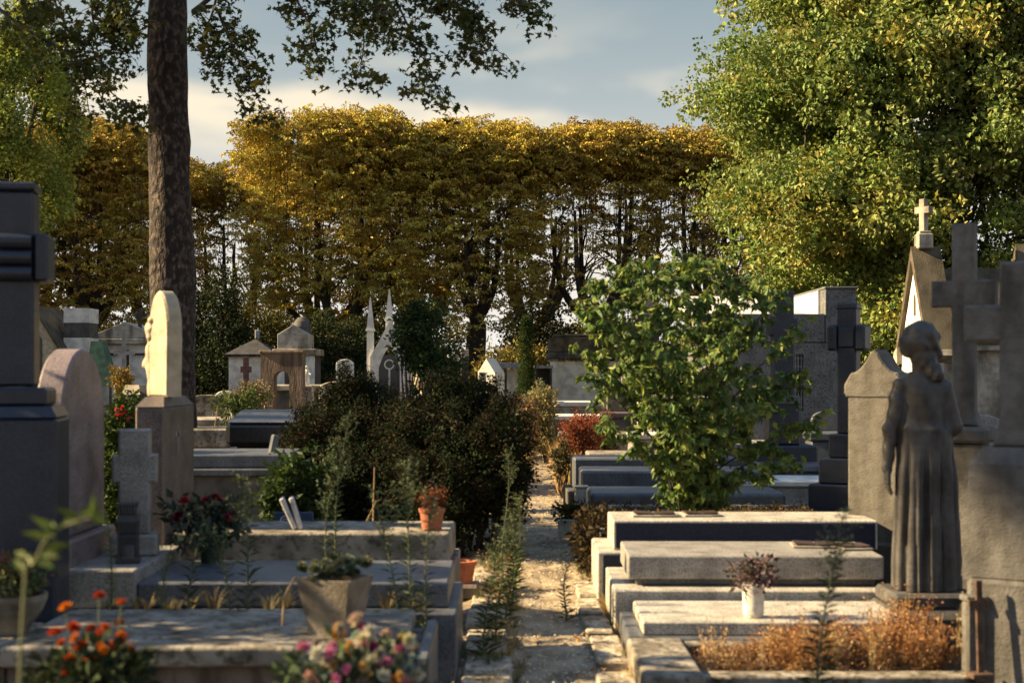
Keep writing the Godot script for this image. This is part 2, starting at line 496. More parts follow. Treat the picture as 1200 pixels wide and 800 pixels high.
func leaf_spray(n, size, reach):
	# a twig end: n maple leaves hanging round a point
	var b := Mb.new()
	var one = lobed_leaf(size)
	for i in n:
		var t = Basis(Vector3.UP, TAU * i / n + rr(-0.5, 0.5)) * Basis(Vector3.RIGHT, rr(0.1, 1.1)) * Basis(Vector3.BACK, rr(-0.5, 0.5))
		var o = Vector3(rr(-1, 1), rr(-0.8, 0.5), rr(-1, 1)) * reach
		var s = rr(0.7, 1.15)
		var k = rr(0.75, 1.25)
		b.col = Color(k * rr(0.9, 1.15), k, k * rr(0.8, 1.1))
		for j in range(0, one.v.size(), 3):
			b.tri(t * one.v[j] * s + o, t * one.v[j + 1] * s + o, t * one.v[j + 2] * s + o)
	return b.mesh()
func limb(b: Mb, a: Vector3, z: Vector3, r0, r1, sag = 0.1, sides = 6, segs = 5):
	var pts = []
	var rad = []
	var l = a.distance_to(z)
	var w = Vector3(rr(-1, 1), 0, rr(-1, 1)) * l * 0.06
	for i in segs + 1:
		var t = float(i) / segs
		pts.append(a.lerp(z, t) + Vector3.UP * sag * l * sin(t * PI) + w * sin(t * TAU))
		rad.append(lerpf(r0, r1, t))
	b.tube(pts, rad, sides)
	return pts
func bez(p: Array, t):
	# a smooth curve through the points p
	var k = clampf(t, 0, 0.9999) * (p.size() - 1)
	var i = int(k)
	var f = k - i
	var a = p[maxi(i - 1, 0)]
	var d = p[mini(i + 2, p.size() - 1)]
	return p[i].cubic_interpolate(p[i + 1], a, d, f)

# a clipped lime of the avenue: trunk, fan of upright limbs and shoots, and a crown of small leaf umbrellas
func avenue_tree(label, x, d, top, half, thin, tone: Color, count, low = 4.0, left_more = 0.0):
	var base = Vector3(px(x, d), 0, -d)
	var t = thing("avenue_tree", label, "tree", base, 0, "clipped avenue trees")
	var fork = rr(3.0, 3.7)
	var trunk := Mb.new()
	var pts = []
	var rad = []
	for i in 7:
		var k = i / 6.0
		pts.append(Vector3(sin(k * 3.0 + x) * 0.08, fork * k, cos(k * 2.0 + x) * 0.06))
		rad.append(lerpf(0.5, 0.36, k) + (0.14 if i == 0 else 0.0))
	trunk.tube(pts, rad, 9, 0.06, int(x))
	part(t, "trunk", trunk, M.bark_dark)
	var tips = []
	for i in 6:
		var lm := Mb.new()
		var a = TAU * i / 6.0 + rr(-0.4, 0.4)
		var reach = half * rr(0.35, 0.8)
		var tip = Vector3(cos(a) * reach, top * rr(0.62, 0.8), sin(a) * reach)
		var curve = [pts[6], pts[6] + Vector3(cos(a) * reach * 0.6, 1.1, sin(a) * reach * 0.6), Vector3(cos(a) * reach * 0.9, top * 0.5, sin(a) * reach * 0.9), tip]
		var cp = []
		var cr = []
		for j in 10:
			cp.append(bez(curve, j / 9.0)); cr.append(lerpf(0.2, 0.05, j / 9.0))
		lm.tube(cp, cr, 6)
		for j in 5:
			var k = rr(0.25, 0.95)
			var s = bez(curve, k)
			limb(lm, s, s + Vector3(rr(-1.4, 1.4), rr(0.6, 2.2), rr(-1.4, 1.4)), 0.05, 0.015, 0.1, 4, 3)
		part(t, "limb", lm, M.bark_dark)
	var shoots := Mb.new()
	for i in 46:
		var s = Vector3(rr(-half, half), top * rr(0.55, 0.75), rr(-half, half))
		shoots.tube([s, s + Vector3(rr(-0.15, 0.15), rr(1.2, 2.6), rr(-0.15, 0.15))], [0.022, 0.008], 3)
	part(t, "shoots", shoots, M.twig).set_meta("kind", "stuff")
	var where = []
	var cols = []
	var nf := FastNoiseLite.new()
	nf.seed = int(x) + 91
	nf.frequency = 0.55
	var tries = 0
	while where.size() < count and tries < count * 8:
		tries += 1
		var q = Vector3(rr(-1.06, 1.06), rr(0.74, 1.0) if rng.randf() < (0.58 if thin > 0.1 else 0.46) else rr(0, 0.76), rr(-1.06, 1.06))
		var edge = maxf(absf(q.x), absf(q.z))
		if q.y < 0.7 and edge < 0.5 and rng.randf() < 0.55: continue
		var p = Vector3(q.x * half, low + q.y * (top - low), q.z * half)
		if q.x < -0.6: p.x -= left_more * rng.randf()
		# rounded shoulders and a ragged underside
		var roof = top - 0.95 * pow(edge, 3.2) + nf.get_noise_2d(p.x * 1.4, p.z * 1.4) * 0.45
		if p.y > roof: p.y = roof - rng.randf() * 0.5
		if p.y < low + 1.6 + nf.get_noise_2d(p.x + 40, p.z) * 2.0 and rng.randf() < 0.5: continue
		var g = nf.get_noise_3d(p.x * 1.2, p.y * 1.2, p.z * 1.2)
		if q.y < 0.62 and g > 0.32 - thin * 1.3: continue
		var s = rr(0.7, 1.25)
		where.append(Transform3D(turned(s, 0.2), p))
		var c = tone
		if rng.randf() < 0.3: c = c.lerp(Color(0.26, 0.21, 0.05), 0.7)
		if rng.randf() < 0.2: c = c.lerp(Color(0.22, 0.11, 0.04), 0.6)
		cols.append(tint(c, 0.3))
	scatter(t, "crown", T.umbel, M.leaves_dull, where, cols)
	return t

# a spreading broadleaf tree: limbs carry flat boughs of leaf clumps with gaps between them
func broad_tree(called, label, base, trunk_r, fork, centre: Vector3, radius: Vector3, boughs, per, mesh, tones: Array, flat = 0.35, bark = "bark_dark", keep = null, bough_r = 1.4):
	var t = thing(called, label, "tree", base)
	var trunk := Mb.new()
	var pts = []
	var rad = []
	for i in 8:
		var k = i / 7.0
		pts.append(Vector3(sin(k * 4.0) * 0.1, fork * k, cos(k * 3.0) * 0.08)); rad.append(lerpf(trunk_r, trunk_r * 0.75, k) * (1.3 if i == 0 else 1.0))
	trunk.tube(pts, rad, 10, 0.05, 3)
	part(t, "trunk", trunk, M[bark])
	var where = []
	var cols = []
	var hubs = []
	for i in 7:
		var a = TAU * i / 7.0 + rr(-0.3, 0.3)
		var lm := Mb.new()
		var hub = centre + Vector3(cos(a) * radius.x * 0.5, rr(-0.35, 0.5) * radius.y, sin(a) * radius.z * 0.5)
		var cp = []
		var cr = []
		var curve = [pts[7] - Vector3(0, rr(0, fork * 0.25), 0), pts[7].lerp(hub, 0.4) + Vector3(0, 0.6, 0), hub, hub + (hub - centre) * 0.5 + Vector3(0, radius.y * 0.15, 0)]
		for j in 12:
			cp.append(bez(curve, j / 11.0)); cr.append(lerpf(trunk_r * 0.5, trunk_r * 0.08, j / 11.0))
		lm.tube(cp, cr, 6)
		hubs.append([curve, lm])
	for i in boughs:
		var o = Vector3(rr(-1, 1), rr(-1, 1), rr(-1, 1))
		while o.length() > 1.0 or o.length() < 0.25: o = Vector3(rr(-1, 1), rr(-1, 1), rr(-1, 1))
		o = o.normalized() * pow(o.length(), 0.5)
		var mid = centre + o * radius
		if keep != null and not keep.call(mid + base): continue
		var best = hubs[0]
		var near = 1e9
		for hb in hubs:
			var e = bez(hb[0], 0.75).distance_to(mid)
			if e < near:
				near = e; best = hb
		var s = bez(best[0], rr(0.55, 0.95))
		limb(best[1], s, mid, trunk_r * 0.13, 0.012, 0.05, 4, 4)
		var br = bough_r * rr(0.65, 1.25)
		var c = tones[rng.randi() % tones.size()]
		var tilt = Basis(Vector3(rr(-1, 1), 0, rr(-1, 1)).normalized(), rr(0, 0.5))
		for k in int(per * br * br / (bough_r * bough_r)):
			var q = Vector3(rr(-1, 1), rr(-1, 1), rr(-1, 1))
			if q.length() > 1.0: q = q.normalized() * rng.randf()
			q.y *= flat
			where.append(Transform3D(turned(rr(0.7, 1.25), 0.45), mid + tilt * (q * br)))
			cols.append(tint(c if rng.randf() < 0.45 else tones[rng.randi() % tones.size()], 0.28))
	for hb in hubs: part(t, "limb", hb[1], M[bark])
	scatter(t, "crown", mesh, M.leaves, where, cols)
	return t

func bush(called, label, category, base, lobes: Array, mesh, tones: Array, per_m2, group = "", stem = true, shell = 0.55, m = "leaves_dull", shoots = 0.0):
	# lobes: [local centre, radii]; leaf clumps lie in each lobe's outer shell
	var t = thing(called, label, category, base, 0, group)
	var where = []
	var cols = []
	var st := Mb.new()
	for lo in lobes:
		var r: Vector3 = lo[1]
		var n = int(per_m2 * 4.0 * PI * pow((pow(r.x * r.y, 1.6) + pow(r.x * r.z, 1.6) + pow(r.y * r.z, 1.6)) / 3.0, 0.625))
		var ph = rr(0, 6)
		for i in n:
			var o = Vector3(rr(-1, 1), rr(-1, 1), rr(-1, 1)).normalized()
			var k = rr(shell, 1.0) * (1.0 + 0.2 * sin(o.x * 5 + ph) * sin(o.y * 6 + ph) + 0.12 * sin(o.z * 9 + ph) + 0.1 * sin(o.y * 13 + o.x * 11 + ph)) * (rr(1.0, 1.22) if rng.randf() < 0.12 else 1.0)
			var p = lo[0] + o * r * k
			if p.y < 0.02: continue
			where.append(Transform3D(turned(rr(0.7, 1.3), 1.0), p))
			cols.append(tint(tones[rng.randi() % tones.size()], 0.3))
		for i in int(shoots * r.length()):
			var o = Vector3(rr(-1, 1), rr(-0.2, 1), rr(-1, 1)).normalized()
			var s0 = lo[0] + o * r * 0.7
			var s1 = lo[0] + o * r * rr(1.1, 1.5) + Vector3(rr(-0.08, 0.08), rr(-0.05, 0.12), rr(-0.08, 0.08))
			st.tube([s0, s1], [0.004, 0.0015], 3)
			for j in 7:
				where.append(Transform3D(turned(rr(0.35, 0.75), 1.0), s0.lerp(s1, rr(0.3, 1.0))))
				cols.append(tint(tones[rng.randi() % tones.size()], 0.3))
		if stem:
			for i in 5:
				limb(st, Vector3(lo[0].x * 0.5 + rr(-0.05, 0.05), 0, lo[0].z * 0.5), lo[0] + r * Vector3(rr(-0.7, 0.7), rr(-0.2, 0.7), rr(-0.7, 0.7)), 0.016, 0.005, 0.05, 4, 4)
	if stem: part(t, "stems", st, M.twig)
	scatter(t, "foliage", mesh, M[m], where, cols)
	return t

# a tall weed: one stem, narrow leaves spiralling up it, and a loose plume at the top
func weed(label, where, h, lean: Vector3, leaf_l, n, tone: Color, plume, group = "tall weeds among the graves", wide = 0.12, tips = Color(0.16, 0.19, 0.1)):
	var t = thing("tall_weed", label, "weed", where, 0, group)
	var pts = []
	var rad = []
	for i in 9:
		var k = i / 8.0
		pts.append(Vector3(sin(k * 3.4 + where.x * 9) * 0.05 * k, 0, cos(k * 4 + where.z) * 0.03 * k) + Vector3.UP * h * k + lean * k * k)
		rad.append(lerpf(0.0085, 0.0022, k))
	var s := Mb.new()
	s.tube(pts, rad, 5)
	var b := Mb.new()
	n = int(n * 1.4)
	plume = plume * 2
	for i in n:
		var k = pow(float(i) / n, 0.9) * 0.93
		var p = bez(pts, k)
		var a = i * 2.4
		var dir = Vector3(cos(a), rr(0.5, 1.1) - k * 0.2, sin(a)).normalized()
		b.col = tint(tone, 0.3)
		var l = leaf_l * (1.0 - 0.55 * k) * rr(0.6, 1.2)
		b.leaf(p, dir, dir.cross(Vector3.UP).normalized(), l, l * wide, 0.1, 0.3)
	for i in plume:
		var k = rr(0.72, 1.0)
		var p = bez(pts, k)
		var a = rr(0, TAU)
		var e = p + Vector3(cos(a) * rr(0.02, 0.1), rr(0.04, 0.15), sin(a) * rr(0.02, 0.1)) * (1.35 - k) * 2.1
		s.tube([p, e], [0.0015, 0.0008], 3)
		for j in 5:
			b.col = tint(tips, 0.35)
			var dr = Vector3(rr(-1, 1), rr(0, 1), rr(-1, 1)).normalized()
			b.leaf(e.lerp(p, rr(0.0, 0.4)) + dr * 0.006, dr, dr.cross(Vector3.UP).normalized(), 0.018, 0.012)
	part(t, "stem", s, M.stem_green)
	part(t, "leaves", b, M.leaves_dull)
	return t
func tuft_mesh(n, h, spread, w):
	var b := Mb.new()
	for i in n:
		var a = rr(0, TAU)
		var hh = h * rr(0.45, 1.1)
		var out = Vector3(cos(a), 0, sin(a))
		var p = out * rr(0, 0.25) * spread
		var k = rr(0.7, 1.25)
		b.col = Color(k, k, k)
		var m = p + out * spread * 0.35 + Vector3.UP * hh * 0.6
		var e = p + out * spread * rr(0.6, 1.3) + Vector3.UP * hh * rr(0.75, 1.0)
		var s = out.cross(Vector3.UP) * w
		b.quad(p - s, m - s * 0.8, m + s * 0.8, p + s); b.tri(m - s * 0.8, e, m + s * 0.8)
	return b.mesh()
# a plant of many thin dry stems with seed heads
func dry_plant_mesh(n, h, spread, dots, dot):
	var b := Mb.new()
	for i in n:
		var a = rr(0, TAU)
		var tip = Vector3(cos(a) * spread * rr(0.2, 1.0), h * rr(0.55, 1.05), sin(a) * spread * rr(0.2, 1.0))
		var k = rr(0.6, 1.2)
		b.col = Color(k, k * 0.95, k * 0.9)
		var mid = tip * Vector3(0.35, 0.55, 0.35)
		b.tube([Vector3(tip.x * 0.1, 0, tip.z * 0.1), mid, tip], [0.003, 0.002, 0.001], 3)
		for j in dots:
			var q = mid.lerp(tip, rr(0.0, 1.05)) + Vector3(rr(-1, 1), rr(-1, 1), rr(-1, 1)) * 0.035
			var dr = Vector3(rr(-1, 1), rr(-0.6, 1), rr(-1, 1)).normalized()
			k = rr(0.6, 1.4)
			b.col = Color(k, k * rr(0.8, 1.0), k * rr(0.7, 1.0))
			b.leaf(q, dr, dr.cross(Vector3(0.3, 1, 0.2)).normalized(), dot * rr(0.6, 1.3), dot * rr(0.4, 0.8), 0.3, 0.4)
	return b.mesh()
func blossom_mesh(petals, r, layers = 2):
	var b := Mb.new()
	for l in layers:
		for i in petals:
			var a = TAU * (i + l * 0.5) / petals
			var up = 0.35 + 0.5 * l
			var dir = Vector3(cos(a), up, sin(a)).normalized()
			var k = rr(0.75, 1.2)
			b.col = Color(k, k, k)
			b.leaf(Vector3(0, 0.1 * r * l, 0), dir, dir.cross(Vector3.UP).normalized(), r * (1.0 - 0.2 * l), r * 0.7, -0.2, -0.15)
	return b.mesh()

# ---------------------------------------------------------------- the statue: a distance field meshed as surface nets
func capsule(p: Vector3, a: Vector3, b: Vector3, ra: float, rb: float) -> float:
	var ab = b - a
	var t = clampf((p - a).dot(ab) / ab.length_squared(), 0.0, 1.0)
	return p.distance_to(a + ab * t) - lerpf(ra, rb, t)
func soft(a: float, b: float, k: float) -> float:
	var h = clampf(0.5 + 0.5 * (b - a) / k, 0.0, 1.0)
	return lerpf(b, a, h) - k * h * (1.0 - h)
func nets(b: Mb, f, lo: Vector3, hi: Vector3, cell: float):
	var nx = int((hi.x - lo.x) / cell) + 2
	var ny = int((hi.y - lo.y) / cell) + 2
	var nz = int((hi.z - lo.z) / cell) + 2
	var val := PackedFloat32Array()
	val.resize(nx * ny * nz)
	var B = 4
	for bi in range(0, nx, B):
		for bj in range(0, ny, B):
			for bk in range(0, nz, B):
				var mid = lo + Vector3(bi + 1.5, bj + 1.5, bk + 1.5) * cell
				var g = f.call(mid)
				var far = absf(g) > cell * B * 1.7
				for i in range(bi, mini(bi + B, nx)):
					for j in range(bj, mini(bj + B, ny)):
						for k in range(bk, mini(bk + B, nz)):
							val[(i * ny + j) * nz + k] = g if far else f.call(lo + Vector3(i, j, k) * cell)
	var cellv := {}
	var grad = func(p):
		var e = cell * 0.5
		return Vector3(f.call(p + Vector3(e, 0, 0)) - f.call(p - Vector3(e, 0, 0)), f.call(p + Vector3(0, e, 0)) - f.call(p - Vector3(0, e, 0)), f.call(p + Vector3(0, 0, e)) - f.call(p - Vector3(0, 0, e))).normalized()
	var vid := PackedVector3Array()
	var nrm := PackedVector3Array()
	for i in nx - 1:
		for j in ny - 1:
			for k in nz - 1:
				var c = []
				var inside = 0
				for o in 8:
					var w = val[((i + (o & 1)) * ny + j + ((o >> 1) & 1)) * nz + k + (o >> 2)]
					c.append(w)
					if w < 0: inside += 1
				if inside == 0 or inside == 8: continue
				var s = Vector3.ZERO
				var m = 0
				for e in [[0, 1], [2, 3], [4, 5], [6, 7], [0, 2], [1, 3], [4, 6], [5, 7], [0, 4], [1, 5], [2, 6], [3, 7]]:
					if (c[e[0]] < 0) != (c[e[1]] < 0):
						var t = c[e[0]] / (c[e[0]] - c[e[1]])
						var p0 = Vector3(e[0] & 1, (e[0] >> 1) & 1, e[0] >> 2)
						var p1 = Vector3(e[1] & 1, (e[1] >> 1) & 1, e[1] >> 2)
						s += p0.lerp(p1, t); m += 1
				cellv[(i * ny + j) * nz + k] = vid.size()
				var q = lo + (Vector3(i, j, k) + s / m) * cell
				vid.append(q)
				nrm.append(grad.call(q))
	for i in range(1, nx - 1):
		for j in range(1, ny - 1):
			for k in range(1, nz - 1):
				var a = val[(i * ny + j) * nz + k] < 0
				for ax in 3:
					var o = [Vector3i(1, 0, 0), Vector3i(0, 1, 0), Vector3i(0, 0, 1)][ax]
					if a == (val[((i + o.x) * ny + j + o.y) * nz + k + o.z] < 0): continue
					var u = [Vector3i(0, 1, 0), Vector3i(0, 0, 1), Vector3i(1, 0, 0)][ax]
					var w = [Vector3i(0, 0, 1), Vector3i(1, 0, 0), Vector3i(0, 1, 0)][ax]
					var ids = []
					for d in [Vector3i.ZERO, -u, -u - w, -w]:
						ids.append(cellv.get(((i + d.x) * ny + j + d.y) * nz + k + d.z, -1))
					if ids.has(-1): continue
					if not a: ids.reverse()
					for tr in [[0, 1, 2], [0, 2, 3]]:
						var x = ids[tr[0]]
						var y = ids[tr[2]]
						var z = ids[tr[1]]
						var want = nrm[x] + nrm[y] + nrm[z]
						if (vid[z] - vid[x]).cross(vid[y] - vid[x]).dot(want) < 0:
							var sw = y
							y = z
							z = sw
						b.tri_n(vid[x], vid[y], vid[z], nrm[x], nrm[y], nrm[z])
func make_statue(where):
	var t = thing("mourner_statue", "dark weathered stone statue of a long-haired woman in a pleated gown, seen from behind", "statue", where)
	var gown = func(p: Vector3) -> float:
		# skirt with falling folds
		var y = clampf(p.y, 0.0, 0.95)
		var k = y / 0.95
		var rx = lerpf(0.192, 0.148, smoothstep(0.1, 1.0, k)) + 0.012 * exp(-pow((y - 0.72) / 0.16, 2.0))
		var rz = lerpf(0.165, 0.115, smoothstep(0.1, 1.0, k)) + 0.016 * exp(-pow((y - 0.74) / 0.16, 2.0))
		var th = atan2(p.z, p.x - 0.01)
		var fold = 0.45 - 1.5 * pow(1.0 - absf(sin(th * 5.0 + 0.3 + k * 0.35 + sin(th * 2.0) * 0.5)), 2.2) - 0.6 * pow(1.0 - absf(sin(th * 8.0 + 1.9 - k * 0.5)), 3.0) * (1.0 - k) + sin(th * 3.0 + 1.0) * 0.3
		var amp = 0.03 * (1.0 - smoothstep(0.62, 1.0, k)) + 0.002
		var rad = Vector2((p.x - 0.005) / rx, p.z / rz).length()
		var d = (rad - 1.0) * minf(rx, rz) - fold * amp
		d = maxf(d, maxf(-p.y, p.y - 0.95))
		# back and chest
		var q = Vector3(p.x, p.y, p.z * 1.32)
		var tor = capsule(q, Vector3(0.0, 0.88, 0), Vector3(-0.005, 1.15, 0.0), 0.142, 0.142)
		tor = soft(tor, capsule(q, Vector3(-0.088, 1.21, 0.0), Vector3(0.078, 1.195, 0.0), 0.062, 0.062), 0.06)
		d = soft(d, tor, 0.07)
		d = soft(d, capsule(p, Vector3(-0.008, 1.2, -0.01), Vector3(-0.018, 1.37, -0.015), 0.066, 0.05), 0.05)
		# the hanging arm in its sleeve, and the arm bent forward onto the cross
		var arm = capsule(p, Vector3(-0.132, 1.21, 0.0), Vector3(-0.2, 0.97, 0.02), 0.055, 0.045)
		arm = soft(arm, capsule(p, Vector3(-0.2, 0.97, 0.02), Vector3(-0.222, 0.72, 0.015), 0.045, 0.032), 0.02)
		d = soft(d, arm + 0.004 * sin(p.y * 55.0 + p.x * 40.0), 0.012)
		var arm2 = capsule(p, Vector3(0.118, 1.195, 0.0), Vector3(0.165, 0.97, 0.015), 0.06, 0.053)
		arm2 = soft(arm2, capsule(p, Vector3(0.165, 0.97, 0.015), Vector3(0.14, 1.05, -0.25), 0.053, 0.036), 0.02)
		d = soft(d, arm2, 0.025)
		# creases of the cloth over the back
		d += 0.006 * sin(p.x * 38.0 + p.y * 16.0) * smoothstep(0.85, 1.0, p.y) * (1.0 - smoothstep(1.18, 1.26, p.y))
		return d
	var head = func(p: Vector3) -> float:
		var c = Vector3(-0.024, 1.475, -0.01)
		var q = p - c
		# skull, face turned away and a little to the cross, then hair drawn back and falling on the nape
		var d = Vector3(q.x / 0.088, q.y / 0.118, q.z / 0.1).length() - 1.0
		d *= 0.09
		d = soft(d, capsule(p, c + Vector3(0.03, -0.05, -0.07), c + Vector3(0.035, -0.085, -0.075), 0.042, 0.03), 0.03)
		d = soft(d, capsule(p, c + Vector3(0.045, -0.015, -0.1), c + Vector3(0.05, -0.035, -0.115), 0.012, 0.012), 0.012)
		var hair = Vector3(q.x / 0.118, (q.y - 0.012) / 0.116, (q.z - 0.022) / 0.104).length() - 1.0
		hair = hair * 0.11 + 0.005 * sin(q.x * 70.0 + sin(q.y * 30.0) * 1.9) * smoothstep(-0.1, 0.06, 0.1 - q.y) + 0.003 * sin(q.y * 75.0 + q.x * 20.0)
		var roll = capsule(p, c + Vector3(-0.08, -0.045, 0.02), c + Vector3(0.085, -0.07, 0.03), 0.042, 0.045) + 0.003 * sin(p.x * 90.0 + p.y * 60.0)
		hair = soft(hair, roll, 0.03)
		var tail = capsule(p, c + Vector3(0.02, -0.09, 0.06), c + Vector3(0.075, -0.19, 0.075), 0.05, 0.045)
		tail = soft(tail, capsule(p, c + Vector3(0.075, -0.19, 0.075), c + Vector3(0.095, -0.27, 0.06), 0.042, 0.02), 0.03)
		tail += 0.0035 * sin((p.x * 0.9 - p.y * 0.35) * 130.0)
		hair = soft(hair, tail, 0.03)
		d = soft(d, hair, 0.012)
		return soft(d, capsule(p, Vector3(-0.008, 1.25, -0.01), Vector3(-0.018, 1.4, -0.015), 0.058, 0.05), 0.03)
	var hand = func(p: Vector3) -> float:
		var w = Vector3(-0.222, 0.725, 0.015)
		var d = capsule(p, w + Vector3(0, 0.03, 0), w, 0.027, 0.025)
		d = soft(d, capsule(p, w + Vector3(0.0, -0.02, 0.018), w + Vector3(0.0, -0.085, 0.026), 0.017, 0.015), 0.02)
		d = soft(d, capsule(p, w + Vector3(0.0, -0.02, -0.018), w + Vector3(0.0, -0.085, -0.03), 0.017, 0.014), 0.02)
		var fin = [[0.03, 0.06], [0.011, 0.07], [-0.009, 0.066], [-0.029, 0.052]]
		for e in fin:
			var k = w + Vector3(0.0, -0.088, e[0])
			var m = k + Vector3(0.006, -e[1] * 0.55, 0.0)
			d = soft(d, capsule(p, k, m, 0.0105, 0.0095), 0.006)
			d = soft(d, capsule(p, m, m + Vector3(0.014, -e[1] * 0.45, 0.0), 0.0095, 0.0075), 0.004)
		d = soft(d, capsule(p, w + Vector3(0.008, -0.025, -0.028), w + Vector3(0.018, -0.075, -0.045), 0.0125, 0.0105), 0.012)
		return soft(d, capsule(p, w + Vector3(0.018, -0.075, -0.045), w + Vector3(0.026, -0.1, -0.04), 0.0105, 0.008), 0.005)
	var b := Mb.new()
	nets(b, gown, Vector3(-0.3, -0.02, -0.32), Vector3(0.28, 1.3, 0.25), 0.0125)
	nets(b, head, Vector3(-0.18, 1.24, -0.17), Vector3(0.15, 1.64, 0.18), 0.0085)
	nets(b, hand, Vector3(-0.28, 0.54, -0.055), Vector3(-0.16, 0.78, 0.075), 0.0048)
	part(t, "figure", b, M.statue_stone)
	var p := Mb.new()
	p.box(Vector3(0.015, -0.045, -0.01), Vector3(0.5, 0.09, 0.46), 0.03)
	part(t, "foot_slab", p, M.stone_dark)
	var q := Mb.new()
	q.box(Vector3(0.02, -0.205, -0.01), Vector3(0.62, 0.235, 0.56), 0.05)
	part(t, "plinth", q, M.stone_dark)
	return t

# ---------------------------------------------------------------- stone shapes
func cross_poly(w, h, arm, arm_y, arm_h, foot = 0.0):
	# upright of width w and height h, arms reaching to +-arm at arm_y with height arm_h; foot flares the bottom
	var k = w / 2
	var a = arm_h / 2
	return PackedVector2Array([Vector2(-k - foot, 0), Vector2(k + foot, 0), Vector2(k, foot * 3.0 + 0.02), Vector2(k, arm_y - a), Vector2(arm, arm_y - a), Vector2(arm, arm_y + a), Vector2(k, arm_y + a), Vector2(k, h), Vector2(-k, h), Vector2(-k, arm_y + a), Vector2(-arm, arm_y + a), Vector2(-arm, arm_y - a), Vector2(-k, arm_y - a), Vector2(-k, foot * 3.0 + 0.02)])
func arch_poly(w, h, rise, steps = 14):
	var p := PackedVector2Array([Vector2(-w / 2, 0), Vector2(w / 2, 0)])
	for i in steps + 1:
		var a = PI * i / steps
		p.append(Vector2(cos(a) * w / 2, h - rise + sin(a) * rise))
	return p
func gable_poly(w, h, rise): return PackedVector2Array([Vector2(-w / 2, 0), Vector2(w / 2, 0), Vector2(w / 2, h - rise), Vector2(0, h), Vector2(-w / 2, h - rise)])
func pr(parent, called, poly, z0, z1, mat, xf = Transform3D(), bev = 0.008):
	var b := Mb.new()
	b.prism(poly, z0, z1, xf, bev)
	return part(parent, called, b, mat)
func shift(x, y, z, turn = 0.0): return Transform3D(Basis(Vector3.UP, deg_to_rad(turn)), Vector3(x, y, z))
func holed(w, h, ow, oh, sill, arch = 0.0, steps = 8):
	# front wall with an opening, as one outline cut through by a slit below (or at) the sill
	var p := PackedVector2Array([Vector2(-w / 2, 0), Vector2(-ow / 2, 0), Vector2(-ow / 2, oh - arch)])
	if arch > 0.0:
		for i in range(1, steps):
			var a = PI - PI * i / steps
			p.append(Vector2(cos(a) * ow / 2, oh - arch + sin(a) * arch))
	else:
		p[2] = Vector2(-ow / 2, oh)
	p.append(Vector2(ow / 2, oh - arch))
	p.append(Vector2(ow / 2, 0)); p.append(Vector2(w / 2, 0)); p.append(Vector2(w / 2, h)); p.append(Vector2(-w / 2, h))
	return p

# a low grave: lower course, upper slab and whatever else is given as [part, x0, x1, y0, y1, near, far, material, chamfer]
func grave(called, label, category, blocks: Array, group = "", turn = 0.0):
	var lo = Vector3(1e9, 1e9, 1e9)
	var hi = -lo
	for k in blocks:
		lo = Vector3(minf(lo.x, k[1]), 0, minf(lo.z, -k[6])); hi = Vector3(maxf(hi.x, k[2]), 0, maxf(hi.z, -k[5]))
	var t = thing(called, label, category, Vector3((lo.x + hi.x) / 2, 0, (lo.z + hi.z) / 2), 0, group)
	for k in blocks: bx(t, k[0], k[1], k[2], k[3], k[4], k[5], k[6], M[k[7]], k[8] if k.size() > 8 else 0.012)
	t.rotation.y = deg_to_rad(turn)
	return t
func flower_pot(t, r0, r1, h, mat, sides = 18, squash = 1.0):
	var b := Mb.new()
	b.lathe([[0.0, 0.002], [r0, 0.002], [lerpf(r0, r1, 0.8), h * 0.8], [r1 * 1.06, h * 0.82], [r1 * 1.08, h], [r1 * 0.92, h], [r1 * 0.88, h * 0.88], [0.0, h * 0.87]], sides)
	return part(t, "pot", b, mat)

func _ready():
	rng.seed = 20240917
	# ---- camera
	var cam := Camera3D.new()
	cam.name = "camera"
	cam.projection = Camera3D.PROJECTION_FRUSTUM
	cam.near = 0.05
	cam.far = 2000.0
	cam.size = 2.0 * 0.05 * 400.0 / FOCAL
	cam.frustum_offset = Vector2(0, 0.05 * (HORIZON - 400.0) / FOCAL)
	cam.position = Vector3(0, EYE, 0)
	add_child(cam)
	# ---- sky, exposure, lens
	var we := WorldEnvironment.new()
	we.name = "world_environment"
	var env := Environment.new()
	env.background_mode = Environment.BG_SKY
	env.sky = Sky.new()
	env.sky.sky_material = make_sky()
	env.tonemap_mode = Environment.TONE_MAPPER_LINEAR
	env.tonemap_exposure = 3.3
	env.background_energy_multiplier = 0.66
	env.sdfgi_enabled = true
	env.ssao_enabled = true
	env.ssil_enabled = true
	we.environment = env
	var ca := CameraAttributesPhysical.new()
	ca.frustum_focal_length = 50.0
	ca.frustum_focus_distance = 34.0
	ca.exposure_aperture = 3.0
	we.camera_attributes = ca
	add_child(we)
	# ---- sun: low, from the left side of the path
	var sun := DirectionalLight3D.new()
	sun.name = "sun"
	sun.light_color = Color(1.0, 0.885, 0.68)
	sun.light_energy = 1.6
	sun.light_angular_distance = 0.55
	sun.shadow_enabled = true
	add_child(sun)
	var towards = Vector3(-1.0, 0.57, -0.045)
	sun.look_at_from_position(towards * 50.0, Vector3.ZERO, Vector3.UP)
	make_materials()
	T.umbel = clump(38, 0.28, 0.115, 0.078, 0.35, 0.5)
	T.clump_maple = clump(24, 0.26, 0.125, 0.1, 0.6)
	T.clump_broad = clump(18, 0.24, 0.125, 0.095, 0.8)
	T.clump_fine = clump(22, 0.11, 0.042, 0.026, 0.9)
	T.clump_small = clump(12, 0.09, 0.06, 0.036, 0.9)
	build_ground()
	build_right_row()
	build_left_row()
	build_background()
	build_trees()
	build_plants()

